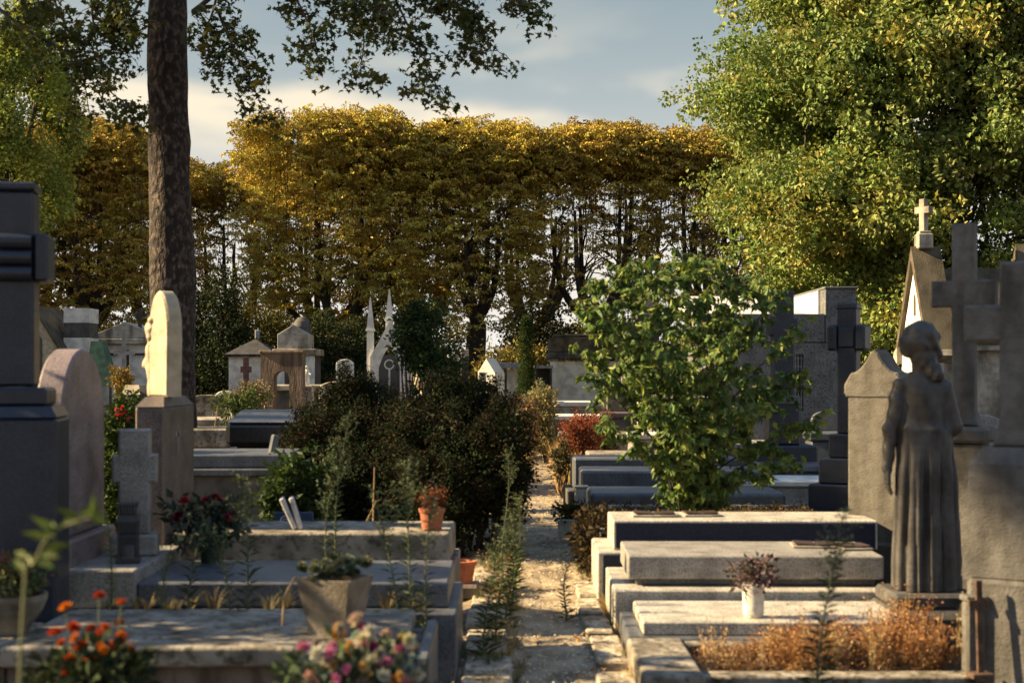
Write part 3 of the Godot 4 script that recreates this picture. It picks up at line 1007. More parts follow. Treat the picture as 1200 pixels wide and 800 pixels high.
# ---------------------------------------------------------------- ground
func path_mid(d): return 0.27 + 0.010 * (d - 7.0) + 0.03 * sin(d * 0.9)
func build_ground():
	var g := Mb.new()
	var xs = [-300, -60, -20, -8, -4, 0, 4, 8, 20, 60, 300]
	var zs = [20, 4, 0, -4, -8, -14, -24, -40, -80, -160, -600]
	for i in xs.size() - 1:
		for j in zs.size() - 1:
			g.quad(Vector3(xs[i], -0.03, zs[j + 1]), Vector3(xs[i + 1], -0.03, zs[j + 1]), Vector3(xs[i + 1], -0.03, zs[j]), Vector3(xs[i], -0.03, zs[j]))
	tag(part(self, "ground", g, M.ground_soil), "", "", "", "structure")
	# the path: trodden gravel, a little hollow in the middle
	var nf := FastNoiseLite.new()
	nf.seed = 4
	nf.frequency = 2.2
	nf.fractal_octaves = 4
	var pth := Mb.new()
	var rows = []
	var d = 2.5
	while d < 62.0:
		var row = []
		for i in 25:
			var u = (i / 24.0 - 0.5) * 2.0
			var x = path_mid(d) + u * 0.8
			var y = 0.012 * u * u + nf.get_noise_2d(x * 1.5, d) * 0.028 + nf.get_noise_2d(x * 5.0 + 30, d * 5.0) * 0.012
			y -= 0.06 * smoothstep(0.75, 1.0, absf(u))
			row.append(Vector3(x, y, -d))
		rows.append(row)
		d += 0.05 + d * 0.0035
	for i in rows.size() - 1:
		for k in 24:
			var a = rows[i][k]
			var b = rows[i][k + 1]
			var c = rows[i + 1][k + 1]
			var e = rows[i + 1][k]
			pth.quad(e, c, b, a)
	tag(part(self, "path", pth, M.path_gravel), "", "", "", "structure")
	# flat stones between the path and the graves
	var pave := Node3D.new()
	pave.name = "pavement"
	add_child(pave)
	tag(pave, "", "", "", "structure")
	var slabs = [[-0.24, 0.02, 6.3, 7.0], [-0.26, 0.0, 7.1, 7.9], [-0.27, -0.03, 8.0, 8.7], [-0.3, -0.02, 8.85, 9.5], [-0.28, -0.05, 9.6, 10.5], [-0.3, -0.03, 10.6, 11.4], [0.44, 0.66, 7.0, 7.55], [0.46, 0.64, 7.7, 8.5], [0.45, 0.62, 8.6, 9.2], [0.44, 0.6, 9.3, 9.9], [0.47, 0.66, 10.0, 10.7], [0.46, 0.66, 6.0, 6.9]]
	for s in slabs:
		var b := Mb.new()
		b.box(Vector3((s[0] + s[1]) / 2, 0.006 + rr(-0.006, 0.012), -(s[2] + s[3]) / 2), Vector3(s[1] - s[0], 0.075, s[3] - s[2] - 0.03), 0.012, Transform3D(Basis(Vector3.BACK, rr(-0.035, 0.035)), Vector3.ZERO))
		part(pave, "paving_stone", b, M.paving)
	# loose stones, fallen leaves and grass
	var st := Mb.new()
	st.lathe([[0.0, -0.5], [0.8, -0.3], [1.0, 0.0], [0.7, 0.35], [0.0, 0.5]], 6)
	var w = []
	var c = []
	for i in 5200:
		var dd = 5.5 + pow(rng.randf(), 1.6) * 16.0
		var x = path_mid(dd) + rng.randfn(0.0, 0.33)
		var s = rr(0.003, 0.009) * (2.2 if rng.randf() < 0.04 else 1.0)
		w.append(Transform3D(turned(s, 0.3), Vector3(x, 0.012 + s * 0.2 + rr(-0.005, 0.012), -dd)))
		c.append(tint(Color(0.5, 0.44, 0.35), 0.35))
	tag(scatter(self, "gravel", st.mesh(), M.pebbles, w, c), "loose pale gravel strewn along the trodden path", "gravel", "", "stuff")
	w = []; c = []
	var lf := Mb.new()
	lf.leaf(Vector3(0, 0, -0.5), Vector3(0, 0.1, 1).normalized(), Vector3(1, 0, 0), 1.0, 0.62, 0.22, 0.15)
	lf.leaf(Vector3(0, 0, -0.2), Vector3(0.6, 0.15, 0.6).normalized(), Vector3(0.7, 0, -0.7), 0.6, 0.4, 0.2, 0.2)
	for i in 1300:
		var dd = 5.0 + pow(rng.randf(), 1.5) * 28.0
		var side = -1.0 if rng.randf() < 0.45 else 1.0
		var x = path_mid(dd) + side * absf(rng.randfn(0.36, 0.16))
		if rng.randf() < 0.1: x = path_mid(dd) + rr(-0.3, 0.3)
		w.append(Transform3D(turned(rr(0.018, 0.05), 0.22), Vector3(x, rr(0.02, 0.05), -dd)))
		c.append(tint([Color(0.34, 0.2, 0.09), Color(0.42, 0.28, 0.13), Color(0.26, 0.12, 0.05), Color(0.5, 0.38, 0.2)][rng.randi() % 4], 0.3))
	tag(scatter(self, "fallen_leaves", lf.mesh(), M.leaves_dull, w, c), "dry brown fallen leaves along the edges of the path", "leaves", "", "stuff")

# ---------------------------------------------------------------- graves on the right of the path
func build_right_row():
	# nearest: kerbed bed full of dry weeds
	var t = grave("kerbed_grave", "pale stone kerb round a bed of dry orange weeds", "grave", [
		["end_kerb", 0.63, 0.93, 0.0, 0.165, 6.8, 7.8, "slab_weathered", 0.02],
		["front_kerb", 0.934, 2.28, 0.0, 0.13, 6.95, 7.1, "slab_weathered", 0.015],
		["back_kerb", 0.934, 2.28, 0.0, 0.15, 7.68, 7.8, "slab_weathered", 0.015],
		["bed", 0.932, 2.28, 0.0, 0.085, 7.102, 7.678, "earth", 0.01]])
	# big stone cross at its head
	var X = px(1196, 7.15)
	t = thing("stone_cross", "broad weathered stone cross on a tall sunlit block with a rusty cross leaning on it", "cross", Vector3(X, 0, -7.15), -32)
	lb(t, "foot_block", Vector3(0.04, 0.3, 0), Vector3(0.5, 0.6, 0.46), M.stone_cross, 0.025)
	var b := Mb.new()
	b.taper(Vector3(0.0, 0.602, 0), Vector2(0.235, 0.215), 0.56, Vector2(0.205, 0.185))
	b.taper(Vector3(0.0, 1.162, 0), Vector2(0.205, 0.185), 0.08, Vector2(0.15, 0.13))
	part(t, "pedestal", b, M.stone_cross)
	pr(t, "upright", cross_poly(0.17, 0.93, 0.26, 0.62, 0.19, 0.035), -0.085, 0.085, M.stone_cross, shift(0, 1.242, 0), 0.016)
	# small rusty iron cross and its post
	t = thing("iron_cross", "small rusty iron cross leaning on the block of the broad stone cross", "cross", Vector3(px(1148, 6.95), 0.13, -6.95), 8)
	pr(t, "upright", cross_poly(0.032, 0.47, 0.055, 0.36, 0.032), -0.008, 0.008, M.iron_rusty, Transform3D(Basis(Vector3.RIGHT, -0.05), Vector3(0, 0, 0.015)), 0.002)
	lb(t, "mount", Vector3(-0.005, 0.012, 0.02), Vector3(0.11, 0.024, 0.08), M.iron_rusty, 0.004)
	t = thing("marker_post", "narrow pale stone marker post behind the small rusty cross", "post", Vector3(px(1141, 7.05), 0.085, -7.04), 4)
	lb(t, "shaft", Vector3(0, 0.2, 0), Vector3(0.1, 0.4, 0.08), M.stone_cross, 0.012)
	lb(t, "cap_stone", Vector3(0, 0.415, 0), Vector3(0.115, 0.03, 0.095), M.stone_cross, 0.01)
	# low grave with a pale slab
	grave("slab_grave", "low grave with a smooth pale slab and a white vase on it", "grave", [
		["base", 0.655, 2.3, 0.0, 0.15, 7.84, 8.74, "granite_slate"],
		["slab", 0.735, 2.24, 0.152, 0.226, 7.93, 8.69, "granite_pale", 0.012]], "", -0.8)
	# grey granite grave in two courses
	grave("granite_grave", "grey speckled granite grave with a thick overhanging slab and plaques", "grave", [
		["base", 0.64, 2.3, 0.0, 0.275, 8.78, 9.85, "granite_pale", 0.014],
		["neck", 0.79, 2.3, 0.277, 0.32, 8.98, 9.68, "granite_slate", 0.004],
		["slab", 0.735, 2.34, 0.322, 0.47, 8.92, 9.72, "granite_grey", 0.014]], "", -1.0)
	# dark fronted grave
	t = grave("polished_grave", "pale topped grave with a polished navy granite front", "grave", [
		["base", 0.6, 2.5, 0.0, 0.37, 9.9, 10.8, "granite_pale", 0.014],
		["base_facing", 0.64, 2.46, 0.02, 0.35, 9.886, 9.898, "granite_navy", 0.003],
		["body", 0.715, 2.58, 0.372, 0.58, 10.02, 10.68, "granite_pale", 0.014],
		["body_facing", 0.735, 2.56, 0.385, 0.562, 10.006, 10.018, "granite_navy", 0.003]], "", -0.6)
	# plaques lying on the two graves
	for k in [[1.03, 10.34, 0.32, 0.584, 0, "open book plaque of dark bronze lying nearest the path on the navy fronted grave"], [1.37, 10.36, 0.26, 0.584, 4, "second dark bronze book plaque on the navy fronted grave, beyond the first"],
			[2.0, 9.4, 0.3, 0.474, -5, "thin dark plaque lying on the speckled granite grave"], [2.22, 9.28, 0.2, 0.474, 9, "small thin plaque close to the statue on the speckled granite grave"]]:
		t = thing("grave_plaque", k[5], "plaque", Vector3(k[0], k[3], -k[1]), k[4], "plaques lying on the graves")
		var bk = lb(t, "backing", Vector3(0, 0.006, 0), Vector3(k[2], 0.012, 0.22), M.stone_pale, 0.004)
		for s in [-1, 1]:
			var pg := Mb.new()
			pg.box(Vector3(0, 0, 0), Vector3(k[2] * 0.44, 0.008, 0.18), 0.003, Transform3D(Basis(Vector3.BACK, s * 0.05), Vector3(s * k[2] * 0.235, 0.022, 0)))
			part(bk, "page", pg, M.bronze)
	# bed grave out of which the young maple grows
	grave("bed_grave", "mossy kerbed grave with a young green tree growing from it", "grave", [
		["front_kerb", 0.68, 2.7, 0.0, 0.42, 11.0, 11.14, "slab_weathered"],
		["back_kerb", 0.68, 2.7, 0.0, 0.42, 12.9, 13.04, "slab_weathered"],
		["end_kerb", 0.68, 0.82, 0.0, 0.418, 11.142, 12.898, "slab_weathered"],
		["bed", 0.822, 2.7, 0.0, 0.395, 11.142, 12.898, "earth"]])
	grave("rounded_grave", "dark slate grave with a rounded front edge behind the young tree", "grave", [
		["base", 0.72, 2.6, 0.0, 0.3, 13.3, 14.25, "granite_slate"],
		["slab", 0.74, 2.58, 0.302, 0.5, 13.36, 14.2, "granite_slate", 0.06]])
	grave("step_grave", "slate grave with a pale worn top edge, two behind the young tree", "grave", [
		["base", 0.68, 2.6, 0.0, 0.35, 14.6, 15.55, "granite_slate"],
		["slab", 0.72, 2.58, 0.352, 0.615, 14.66, 15.5, "granite_slate", 0.02]], "", -1.0)
	grave("low_grave", "dark grave with a broken slab, third behind the young tree", "grave", [
		["base", 0.62, 2.6, 0.0, 0.3, 16.0, 17.0, "stone_dark"],
		["slab", 0.7, 2.58, 0.302, 0.66, 16.2, 16.9, "granite_slate", 0.02]], "", 1.2)
	grave("flat_grave", "flat topped stone grave beside the red autumn shrub", "grave", [
		["base", 0.8, 2.7, 0.0, 0.55, 17.6, 18.6, "stone_dark"],
		["slab", 0.95, 2.65, 0.552, 0.63, 17.7, 18.5, "slab_weathered", 0.02]])
	t = thing("kerb_post", "small pale square stone post at the end of the dark graves", "post", Vector3(px(681, 14.42), 0, -14.42))
	lb(t, "shaft", Vector3(0, 0.23, 0), Vector3(0.135, 0.46, 0.12), M.granite_pale, 0.012)
	lb(t, "cap_stone", Vector3(0, 0.475, 0), Vector3(0.145, 0.026, 0.13), M.granite_pale, 0.01)
	# weathered stele at the head of the navy fronted grave
	t = thing("weathered_stele", "streaked old stone stele with curved shoulders behind the statue", "gravestone", Vector3(px(1032, 10.4), 0, -10.4), -38)
	var pf := PackedVector2Array([Vector2(-0.25, 0), Vector2(0.25, 0), Vector2(0.25, 1.44), Vector2(0.29, 1.47), Vector2(0.29, 1.53), Vector2(0.24, 1.6)])
	for i in 7:
		var a = i / 6.0
		pf.append(Vector2(lerpf(0.22, 0.04, a), 1.62 + 0.14 * a * a))
	pf.append(Vector2(0.0, 1.79))
	for i in 7:
		var a = 1.0 - i / 6.0
		pf.append(Vector2(-lerpf(0.22, 0.04, a), 1.62 + 0.14 * a * a))
	pf.append(Vector2(-0.24, 1.6)); pf.append(Vector2(-0.29, 1.53)); pf.append(Vector2(-0.29, 1.47)); pf.append(Vector2(-0.25, 1.44))
	for i in pf.size(): pf[i].x *= 0.8
	pr(t, "tablet", pf, -0.12, 0.12, M.stone_weathered, Transform3D(), 0.012)
	lb(t, "moulding", Vector3(0, 1.452, 0.0), Vector3(0.43, 0.014, 0.26), M.stone_dark, 0.004)
	lb(t, "foot", Vector3(0, 0.2, 0), Vector3(0.6, 0.4, 0.36), M.stone_weathered, 0.02)
	# the statue and the cross that she leans on
	make_statue(Vector3(px(1083, 8.5), 0.325, -8.5))
	t = thing("tall_stone_cross", "tall plain stone cross on a pedestal beside the statue of the woman", "cross", Vector3(px(1131, 8.95), 0, -8.95), -30)
	lb(t, "foot_block", Vector3(0, 0.19, 0), Vector3(0.5, 0.38, 0.44), M.stone_dark, 0.03)
	b = Mb.new()
	b.taper(Vector3(0, 0.382, 0), Vector2(0.15, 0.14), 0.79, Vector2(0.125, 0.115))
	part(t, "pedestal", b, M.stone_cross)
	lb(t, "cap_slab", Vector3(0, 1.232, 0), Vector3(0.34, 0.1, 0.31), M.stone_cross, 0.02)
	pr(t, "upright", cross_poly(0.135, 1.27, 0.195, 0.83, 0.165, 0.03), -0.062, 0.062, M.stone_cross, shift(0, 1.284, 0), 0.012)
	# blue granite cross and the dark upright cross before the granite tomb
	t = thing("blue_granite_cross", "polished blue granite cross with thick rounded arms before the granite tomb", "cross", Vector3(px(995, 13.2), 0, -13.2), -30)
	lb(t, "lower_step", Vector3(0, 0.3, 0), Vector3(0.62, 0.6, 0.5), M.granite_blue, 0.015)
	lb(t, "upper_step", Vector3(0, 0.72, 0), Vector3(0.46, 0.236, 0.38), M.granite_blue, 0.015)
	lb(t, "block", Vector3(0, 0.95, 0), Vector3(0.3, 0.22, 0.27), M.granite_blue, 0.012)
	lb(t, "upright", Vector3(0, 1.66, 0), Vector3(0.18, 1.196, 0.16), M.granite_blue, 0.014)
	for sd in [-1, 1]: lb(t, "arm", Vector3(sd * 0.135, 1.95, 0), Vector3(0.09, 0.24, 0.22), M.granite_blue, 0.045)
	lb(t, "arm_block", Vector3(0, 1.95, 0.0), Vector3(0.19, 0.22, 0.19), M.granite_blue, 0.03)
	lb(t, "cap_block", Vector3(0, 2.24, 0), Vector3(0.2, 0.06, 0.18), M.granite_blue, 0.014)
	t = thing("dark_cross", "tall dark stone cross rising behind the young green tree", "cross", Vector3(px(917, 16.5), 0, -16.5), 0)
	lb(t, "step", Vector3(0, 0.4, 0), Vector3(0.7, 0.8, 0.6), M.granite_blue, 0.02)
	lb(t, "pedestal", Vector3(0, 1.05, 0), Vector3(0.36, 0.5, 0.32), M.granite_blue, 0.02)
	pr(t, "upright", cross_poly(0.24, 1.28, 0.17, 0.86, 0.2), -0.1, 0.1, M.granite_blue, shift(0, 1.3, 0), 0.012)
	lb(t, "tablet", Vector3(0.02, 1.32, 0.15), Vector3(0.3, 0.1, 0.09), M.granite_slate, 0.01)
	# granite tomb with its sunlit roof
	t = thing("granite_tomb", "grey granite mausoleum with a flat lintel and a grilled dark window", "mausoleum", Vector3(px(925, 20.0), 0, -20.0))
	var W = 1.62
	b = Mb.new()
	var xr = px(1004, 20.0) - t.position.x
	var xl = xr - 1.95
	# front wall in pieces round the window
	var wx0 = px(928, 20) - t.position.x
	var wx1 = px(942, 20) - t.position.x
	for k in [["front_wall", xl, wx0, 0.0, 2.06, 0.0, 0.25], ["front_wall", wx1, xr - 0.0, 0.0, 2.06, 0.0, 0.25], ["front_wall", wx0, wx1, 0.0, 1.1, 0.0, 0.25], ["front_wall", wx0, wx1, 1.9, 2.06, 0.0, 0.25]]:
		lb(t, k[0], Vector3((k[1] + k[2]) / 2, (k[3] + k[4]) / 2, -0.125), Vector3(k[2] - k[1], k[4] - k[3], 0.25), M.granite_wall, 0.0)
	lb(t, "lintel", Vector3((xl + xr) / 2 - 0.22, 2.27, -0.13), Vector3(xr - xl - 0.46, 0.4, 0.3), M.granite_wall, 0.01)
	lb(t, "corner_pier", Vector3(xr - 0.22, 2.44, -1.6), Vector3(0.44, 0.75, 3.2), M.granite_wall, 0.01)
	lb(t, "pier_cap", Vector3(xr - 0.21, 2.835, -1.6), Vector3(0.48, 0.035, 3.24), M.granite_wall, 0.008)
	lb(t, "side_wall", Vector3(xr - 0.125, 1.03, -1.73), Vector3(0.25, 2.06, 2.94), M.granite_wall, 0.0)
	lb(t, "side_wall", Vector3(xl + 0.125, 1.03, -1.73), Vector3(0.25, 2.06, 2.94), M.granite_wall, 0.0)
	lb(t, "back_wall", Vector3((xl + xr) / 2, 1.03, -3.3), Vector3(xr - xl, 2.06, 0.2), M.granite_wall, 0.0)
	b = Mb.new()
	var ra = [Vector3(xl - 0.3, 2.475, -0.3), Vector3(xr - 0.45, 2.475, -0.3), Vector3(xr - 0.45, 2.9, -3.3), Vector3(xl - 0.3, 2.9, -3.3)]
	b.quad(ra[3], ra[2], ra[1], ra[0])
	var rb = []
	for q in ra: rb.append(q - Vector3(0, 0.1, 0))
	b.quad(rb[0], rb[1], rb[2], rb[3])
	for i in 4: b.quad_out(ra[i], ra[(i + 1) % 4], rb[(i + 1) % 4], rb[i], (ra[0] + ra[2] + rb[0] + rb[2]) / 4)
	part(t, "roof", b, M.stone_white)
	lb(t, "painted_sun_side", Vector3(xr - 0.456, 2.46, -1.75), Vector3(0.03, 0.7, 2.85), M.stone_white, 0.0)  # white sheet puts the sunlight on the pier side into the colour
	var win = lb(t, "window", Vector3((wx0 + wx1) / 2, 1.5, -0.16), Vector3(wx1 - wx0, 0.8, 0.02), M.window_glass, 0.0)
	for i in 4: lb(win, "grille_bar", Vector3(lerpf(wx0, wx1, (i + 0.5) / 4.0), 1.5, -0.06), Vector3(0.012, 0.8, 0.012), M.zinc, 0.0)
	for i in 7: lb(win, "grille_bar", Vector3((wx0 + wx1) / 2, 1.1 + 0.8 * (i + 0.5) / 7.0, -0.052), Vector3(wx1 - wx0, 0.012, 0.012), M.zinc, 0.0)
	# gothic chapel: gable end to the path, two parapet gables and a lower mossy roof between them
	t = thing("gothic_chapel", "small gothic chapel with a bright steep gable and a stone cross on its peak", "chapel", Vector3(px(1076, 24.2), 0, -24.2))
	var side = Transform3D(Basis(Vector3.UP, -PI / 2), Vector3.ZERO)   # prism x -> +z, prism z -> -x
	var gw = 1.62
	pr(t, "gable_wall", gable_poly(gw, 3.62, 1.5), -0.2, 0.05, M.stone_white, side, 0.0)
	var cop := Mb.new()
	for s in [-1, 1]:
		var prof = PackedVector2Array([Vector2(0, 3.56), Vector2(s * (gw / 2 + 0.12), 1.93), Vector2(s * (gw / 2 + 0.2), 2.0), Vector2(0.0, 3.8)])
		cop.prism(prof, -0.38, 0.12, side, 0.0)
	part(t, "gable_coping", cop, M.stone_mossy)
	for s in [-1, 1]:
		pr(t, "kneeler", PackedVector2Array([Vector2(s * (gw / 2 - 0.02), 1.8), Vector2(s * (gw / 2 + 0.24), 1.93), Vector2(s * (gw / 2 + 0.2), 2.02), Vector2(s * (gw / 2 - 0.02), 2.1)]), -0.38, 0.14, M.stone_pale, side, 0.0)
	pr(t, "trefoil_window", arch_poly(0.11, 0.36, 0.12), 0.052, 0.06, M.opening_shade, Transform3D(Basis(Vector3.UP, -PI / 2), Vector3(0, 2.62, 0)), 0.0)  # flat dark panel on the wall, painted as a shaded window recess
	lb(t, "cross_foot", Vector3(0.1, 3.88, 0), Vector3(0.26, 0.26, 0.26), M.stone_pale, 0.02)
	lb(t, "cross_collar", Vector3(0.1, 4.03, 0), Vector3(0.2, 0.05, 0.2), M.stone_pale, 0.012)
	pr(t, "peak_cross", cross_poly(0.11, 0.55, 0.15, 0.36, 0.12), -0.06, 0.06, M.stone_pale, Transform3D(Basis(Vector3.UP, -0.9), Vector3(0.1, 4.05, 0)), 0.01)
	lb(t, "side_wall", Vector3(0.98, 1.0, gw / 2 - 0.15), Vector3(2.0, 2.0, 0.25), M.stone_pale, 0.0)
	lb(t, "side_wall", Vector3(0.98, 1.0, -gw / 2 + 0.15), Vector3(2.0, 2.0, 0.25), M.stone_pale, 0.0)
	lb(t, "eaves_course", Vector3(1.15, 2.06, gw / 2 - 0.06), Vector3(1.5, 0.12, 0.3), M.stone_pale, 0.02)
	var rf := Mb.new()
	for s in [-1, 1]:
		rf.prism(PackedVector2Array([Vector2(0, 3.3), Vector2(s * (gw / 2 + 0.1), 2.1), Vector2(s * (gw / 2 + 0.1), 2.2), Vector2(0, 3.42)]), -1.7, -0.385, side, 0.0)
	part(t, "roof", rf, M.stone_mossy)
	pr(t, "gable_wall", gable_poly(gw, 3.62, 1.5), -2.0, -1.72, M.stone_pale, side, 0.0)
	cop = Mb.new()
	for s in [-1, 1]:
		cop.prism(PackedVector2Array([Vector2(0, 3.56), Vector2(s * (gw / 2 + 0.12), 1.93), Vector2(s * (gw / 2 + 0.2), 2.0), Vector2(0.0, 3.84)]), -2.1, -1.66, side, 0.0)
	part(t, "gable_coping", cop, M.stone_mossy)
	# white vase with withered flowers on the pale slab
	t = thing("white_vase", "white vase of withered dark flowers standing on the pale slab", "vase", Vector3(px(883, 8.1), 0.228, -8.1))
	b = Mb.new()
	b.lathe([[0.0, 0.0], [0.052, 0.0], [0.06, 0.02], [0.062, 0.14], [0.066, 0.165], [0.066, 0.19], [0.058, 0.19], [0.052, 0.15], [0.0, 0.14]], 22)
	part(t, "vessel", b, M.plastic_white)
	var w = []
	var c = []
	for i in 44:
		w.append(Transform3D(turned(rr(0.35, 0.7), 0.9), Vector3(rr(-0.085, 0.085), 0.2 + rr(0.0, 0.1), rr(-0.07, 0.07))))
		c.append(tint([Color(0.1, 0.075, 0.075), Color(0.2, 0.12, 0.13), Color(0.07, 0.06, 0.045)][i % 3], 0.3))
	scatter(t, "withered_flowers", T.clump_small, M.leaves_dull, w, c)
	# trough with red flowers at the edge of the path
	t = thing("flower_trough", "pale square trough of red flowers standing beside the path", "planter", Vector3(px(669, 13.7), 0, -13.7), 3)
	b = Mb.new()
	b.taper(Vector3(0, 0, 0), Vector2(0.1, 0.08), 0.2, Vector2(0.125, 0.1))
	part(t, "trough", b, M.plastic_white)
	lb(t, "rim", Vector3(0, 0.212, 0), Vector3(0.27, 0.024, 0.22), M.plastic_white, 0.008)
	w = []; c = []
	for i in 40:
		w.append(Transform3D(turned(rr(0.5, 0.9), 0.8), Vector3(rr(-0.14, 0.14), 0.24 + rr(0, 0.07), rr(-0.1, 0.1)))); c.append(tint(Color(0.06, 0.08, 0.03), 0.3))
	scatter(t, "leaves", T.clump_small, M.leaves_dull, w, c)
	w = []; c = []
	T.blossom = blossom_mesh(7, 1.0)
	for i in 26:
		w.append(Transform3D(turned(rr(0.025, 0.04), 0.3), Vector3(rr(-0.13, 0.13), 0.27 + rr(0, 0.06), rr(-0.1, 0.1)))); c.append(tint(Color(0.4, 0.03, 0.02), 0.35))
	scatter(t, "blossoms", T.blossom, M.petals, w, c)

# ---------------------------------------------------------------- graves on the left of the path
func build_left_row():
	var t
	var b: Mb
	var w = []
	var c = []
	# grave under the nearest flowers, its top just below the picture
	grave("near_grave", "brown granite grave just below the view, carrying the nearest flowers", "grave", [
		["base", -2.2, -0.25, 0.0, 0.3, 3.4, 5.0, "slab_side"], ["slab", -2.1, -0.3, 0.302, 0.5, 3.5, 4.85, "granite_brown", 0.015]])
	# weathered slab nearest the camera
	grave("weathered_grave", "broad weathered slab grave with brown stained sides and a concrete planter on it", "grave", [
		["base", -2.18, -0.42, 0.0, 0.36, 6.1, 7.0, "slab_side", 0.02],
		["ledge", -2.75, -2.184, 0.0, 0.448, 6.03, 6.68, "slab_weathered", 0.02],
		["slab", -2.18, -0.47, 0.362, 0.45, 6.02, 7.02, "slab_weathered", 0.018],
		["end_block", -0.418, -0.36, 0.0, 0.4, 6.05, 7.0, "granite_slate", 0.012]], "", 0.5)
	# stepped slate grave
	grave("stepped_grave", "grey blue granite grave in two steps under the small grey cross", "grave", [
		["lower_step", -2.3, -0.29, 0.0, 0.37, 7.36, 8.5, "granite_slate", 0.014],
		["head_block", -2.36, -1.99, 0.372, 0.575, 7.5, 8.6, "granite_grey", 0.014],
		["body", -1.985, -0.34, 0.372, 0.505, 7.52, 8.45, "granite_slate", 0.014]], "", 0.4)
	grave("long_grave", "brown stone grave with a flat slab carrying the terracotta pot", "grave", [
		["base", -2.2, -0.35, 0.0, 0.44, 8.74, 9.58, "slab_side", 0.014],
		["slab", -2.1, -0.38, 0.442, 0.63, 8.77, 9.52, "slab_weathered", 0.018]], "", -0.5)
	# big dark cross at the edge of the picture
	t = thing("great_granite_cross", "great dark blue granite cross with moulded arms on a stepped pedestal", "cross", Vector3(px(14, 6.95), 0, -6.95), 10)
	lb(t, "pedestal", Vector3(0, 0.7, 0), Vector3(0.48, 1.4, 0.46), M.granite_blue, 0.018)
	b = Mb.new()
	b.taper(Vector3(0, 1.402, 0), Vector2(0.24, 0.23), 0.05, Vector2(0.21, 0.2))
	part(t, "cornice", b, M.granite_blue)
	lb(t, "upper_step", Vector3(0, 1.498, 0), Vector3(0.37, 0.088, 0.35), M.granite_blue, 0.014)
	lb(t, "upright", Vector3(0, 2.02, 0), Vector3(0.23, 0.95, 0.2), M.granite_blue, 0.016)
	lb(t, "arm", Vector3(0.15, 2.17, 0.0), Vector3(0.07, 0.23, 0.24), M.granite_blue, 0.012)
	lb(t, "arm", Vector3(-0.23, 2.17, 0.0), Vector3(0.23, 0.23, 0.24), M.granite_blue, 0.012)
	for i in 3:
		b = Mb.new()
		b.lathe([[0.0, -0.23], [0.038, -0.23], [0.038, 0.23], [0.034, 0.24], [0.0, 0.24]], 14, Transform3D(Basis(Vector3.BACK, PI / 2), Vector3(-0.12, 2.245 - i * 0.077, 0.118)))
		part(t, "moulding", b, M.granite_blue)
	lb(t, "cap_block", Vector3(0, 2.515, 0), Vector3(0.25, 0.04, 0.22), M.granite_blue, 0.014)
	# round headed pink stele facing the path
	t = thing("arched_stele", "round topped pinkish granite gravestone beside the great dark cross", "gravestone", Vector3(px(83, 8.0), 0, -8.0))
	pr(t, "tablet", arch_poly(0.79, 1.03, 0.395, 24), -0.075, 0.075, M.granite_pink, Transform3D(Basis(Vector3.UP, PI / 2), Vector3(0.0, 0.72, 0)), 0.012)
	lb(t, "base", Vector3(0.01, 0.359, 0), Vector3(0.24, 0.718, 0.88), M.granite_pink, 0.012)
	# small grey cross and lantern
	t = thing("small_grey_cross", "small chunky grey granite cross on the stepped grave behind a lantern", "cross", Vector3(px(158, 8.15), 0.577, -8.15), 10)
	lb(t, "foot", Vector3(0, 0.06, 0), Vector3(0.26, 0.12, 0.22), M.granite_grey, 0.012)
	pr(t, "upright", cross_poly(0.175, 0.595, 0.125, 0.37, 0.16), -0.075, 0.075, M.granite_grey, shift(0, 0.122, 0), 0.012)
	t = thing("grave_lantern", "black metal grave lantern in front of the small grey cross", "lantern", Vector3(px(150, 7.8), 0.577, -7.8), 12)
	lb(t, "foot", Vector3(0, 0.012, 0), Vector3(0.13, 0.024, 0.13), M.iron, 0.004)
	for s in [[-1, -1], [1, -1], [1, 1], [-1, 1]]: lb(t, "corner_bar", Vector3(s[0] * 0.05, 0.125, s[1] * 0.05), Vector3(0.012, 0.2, 0.012), M.iron, 0.002)
	for s in [-1, 1]:
		lb(t, "pane", Vector3(s * 0.05, 0.125, 0), Vector3(0.003, 0.198, 0.086), M.glass_dark, 0.0)
		lb(t, "pane", Vector3(0, 0.125, s * 0.05), Vector3(0.086, 0.198, 0.003), M.glass_dark, 0.0)
	b = Mb.new()
	b.taper(Vector3(0, 0.226, 0), Vector2(0.066, 0.066), 0.035, Vector2(0.05, 0.05))
	for i in 6: b.box(Vector3(-0.04 + i * 0.016, 0.285, 0), Vector3(0.008, 0.05, 0.1), 0.002)
	b.box(Vector3(0, 0.318, 0), Vector3(0.11, 0.016, 0.11), 0.004)
	part(t, "vented_lid", b, M.iron)
	b = Mb.new()
	b.lathe([[0.0, 0.026], [0.03, 0.026], [0.03, 0.09], [0.0, 0.095]], 12)
	part(t, "candle", b, M.plastic_white)
	# pedestal with the cream relief
	t = thing("relief_pedestal", "tall brown granite pedestal with a faint incised cross under the cream relief", "pedestal", Vector3(px(205, 9.3), 0, -9.42))
	lb(t, "shaft", Vector3(-0.09, 0.7, 0), Vector3(0.18, 1.4, 0.86), M.granite_brown, 0.01)
	b = Mb.new()
	b.taper(Vector3(-0.09, 1.402, 0), Vector2(0.09, 0.43), 0.06, Vector2(0.06, 0.3))
	part(t, "bevelled_top", b, M.granite_brown)
	for k in [[0.0, 0.035, 0.2], [0.035, 0.16, 0.035]]:
		lb(t, "incised_cross", Vector3(0.001, 1.18 + k[0], 0.05), Vector3(0.006, k[2], k[1]), M.granite_pink, 0.001)
	t = thing("angel_relief", "cream stone relief with a rounded top and a carved face on the brown pedestal", "sculpture", Vector3(px(193, 9.3), 1.463, -9.3), -48)
	var prof := PackedVector2Array([Vector2(-0.12, 0), Vector2(0.12, 0), Vector2(0.13, 0.36)])
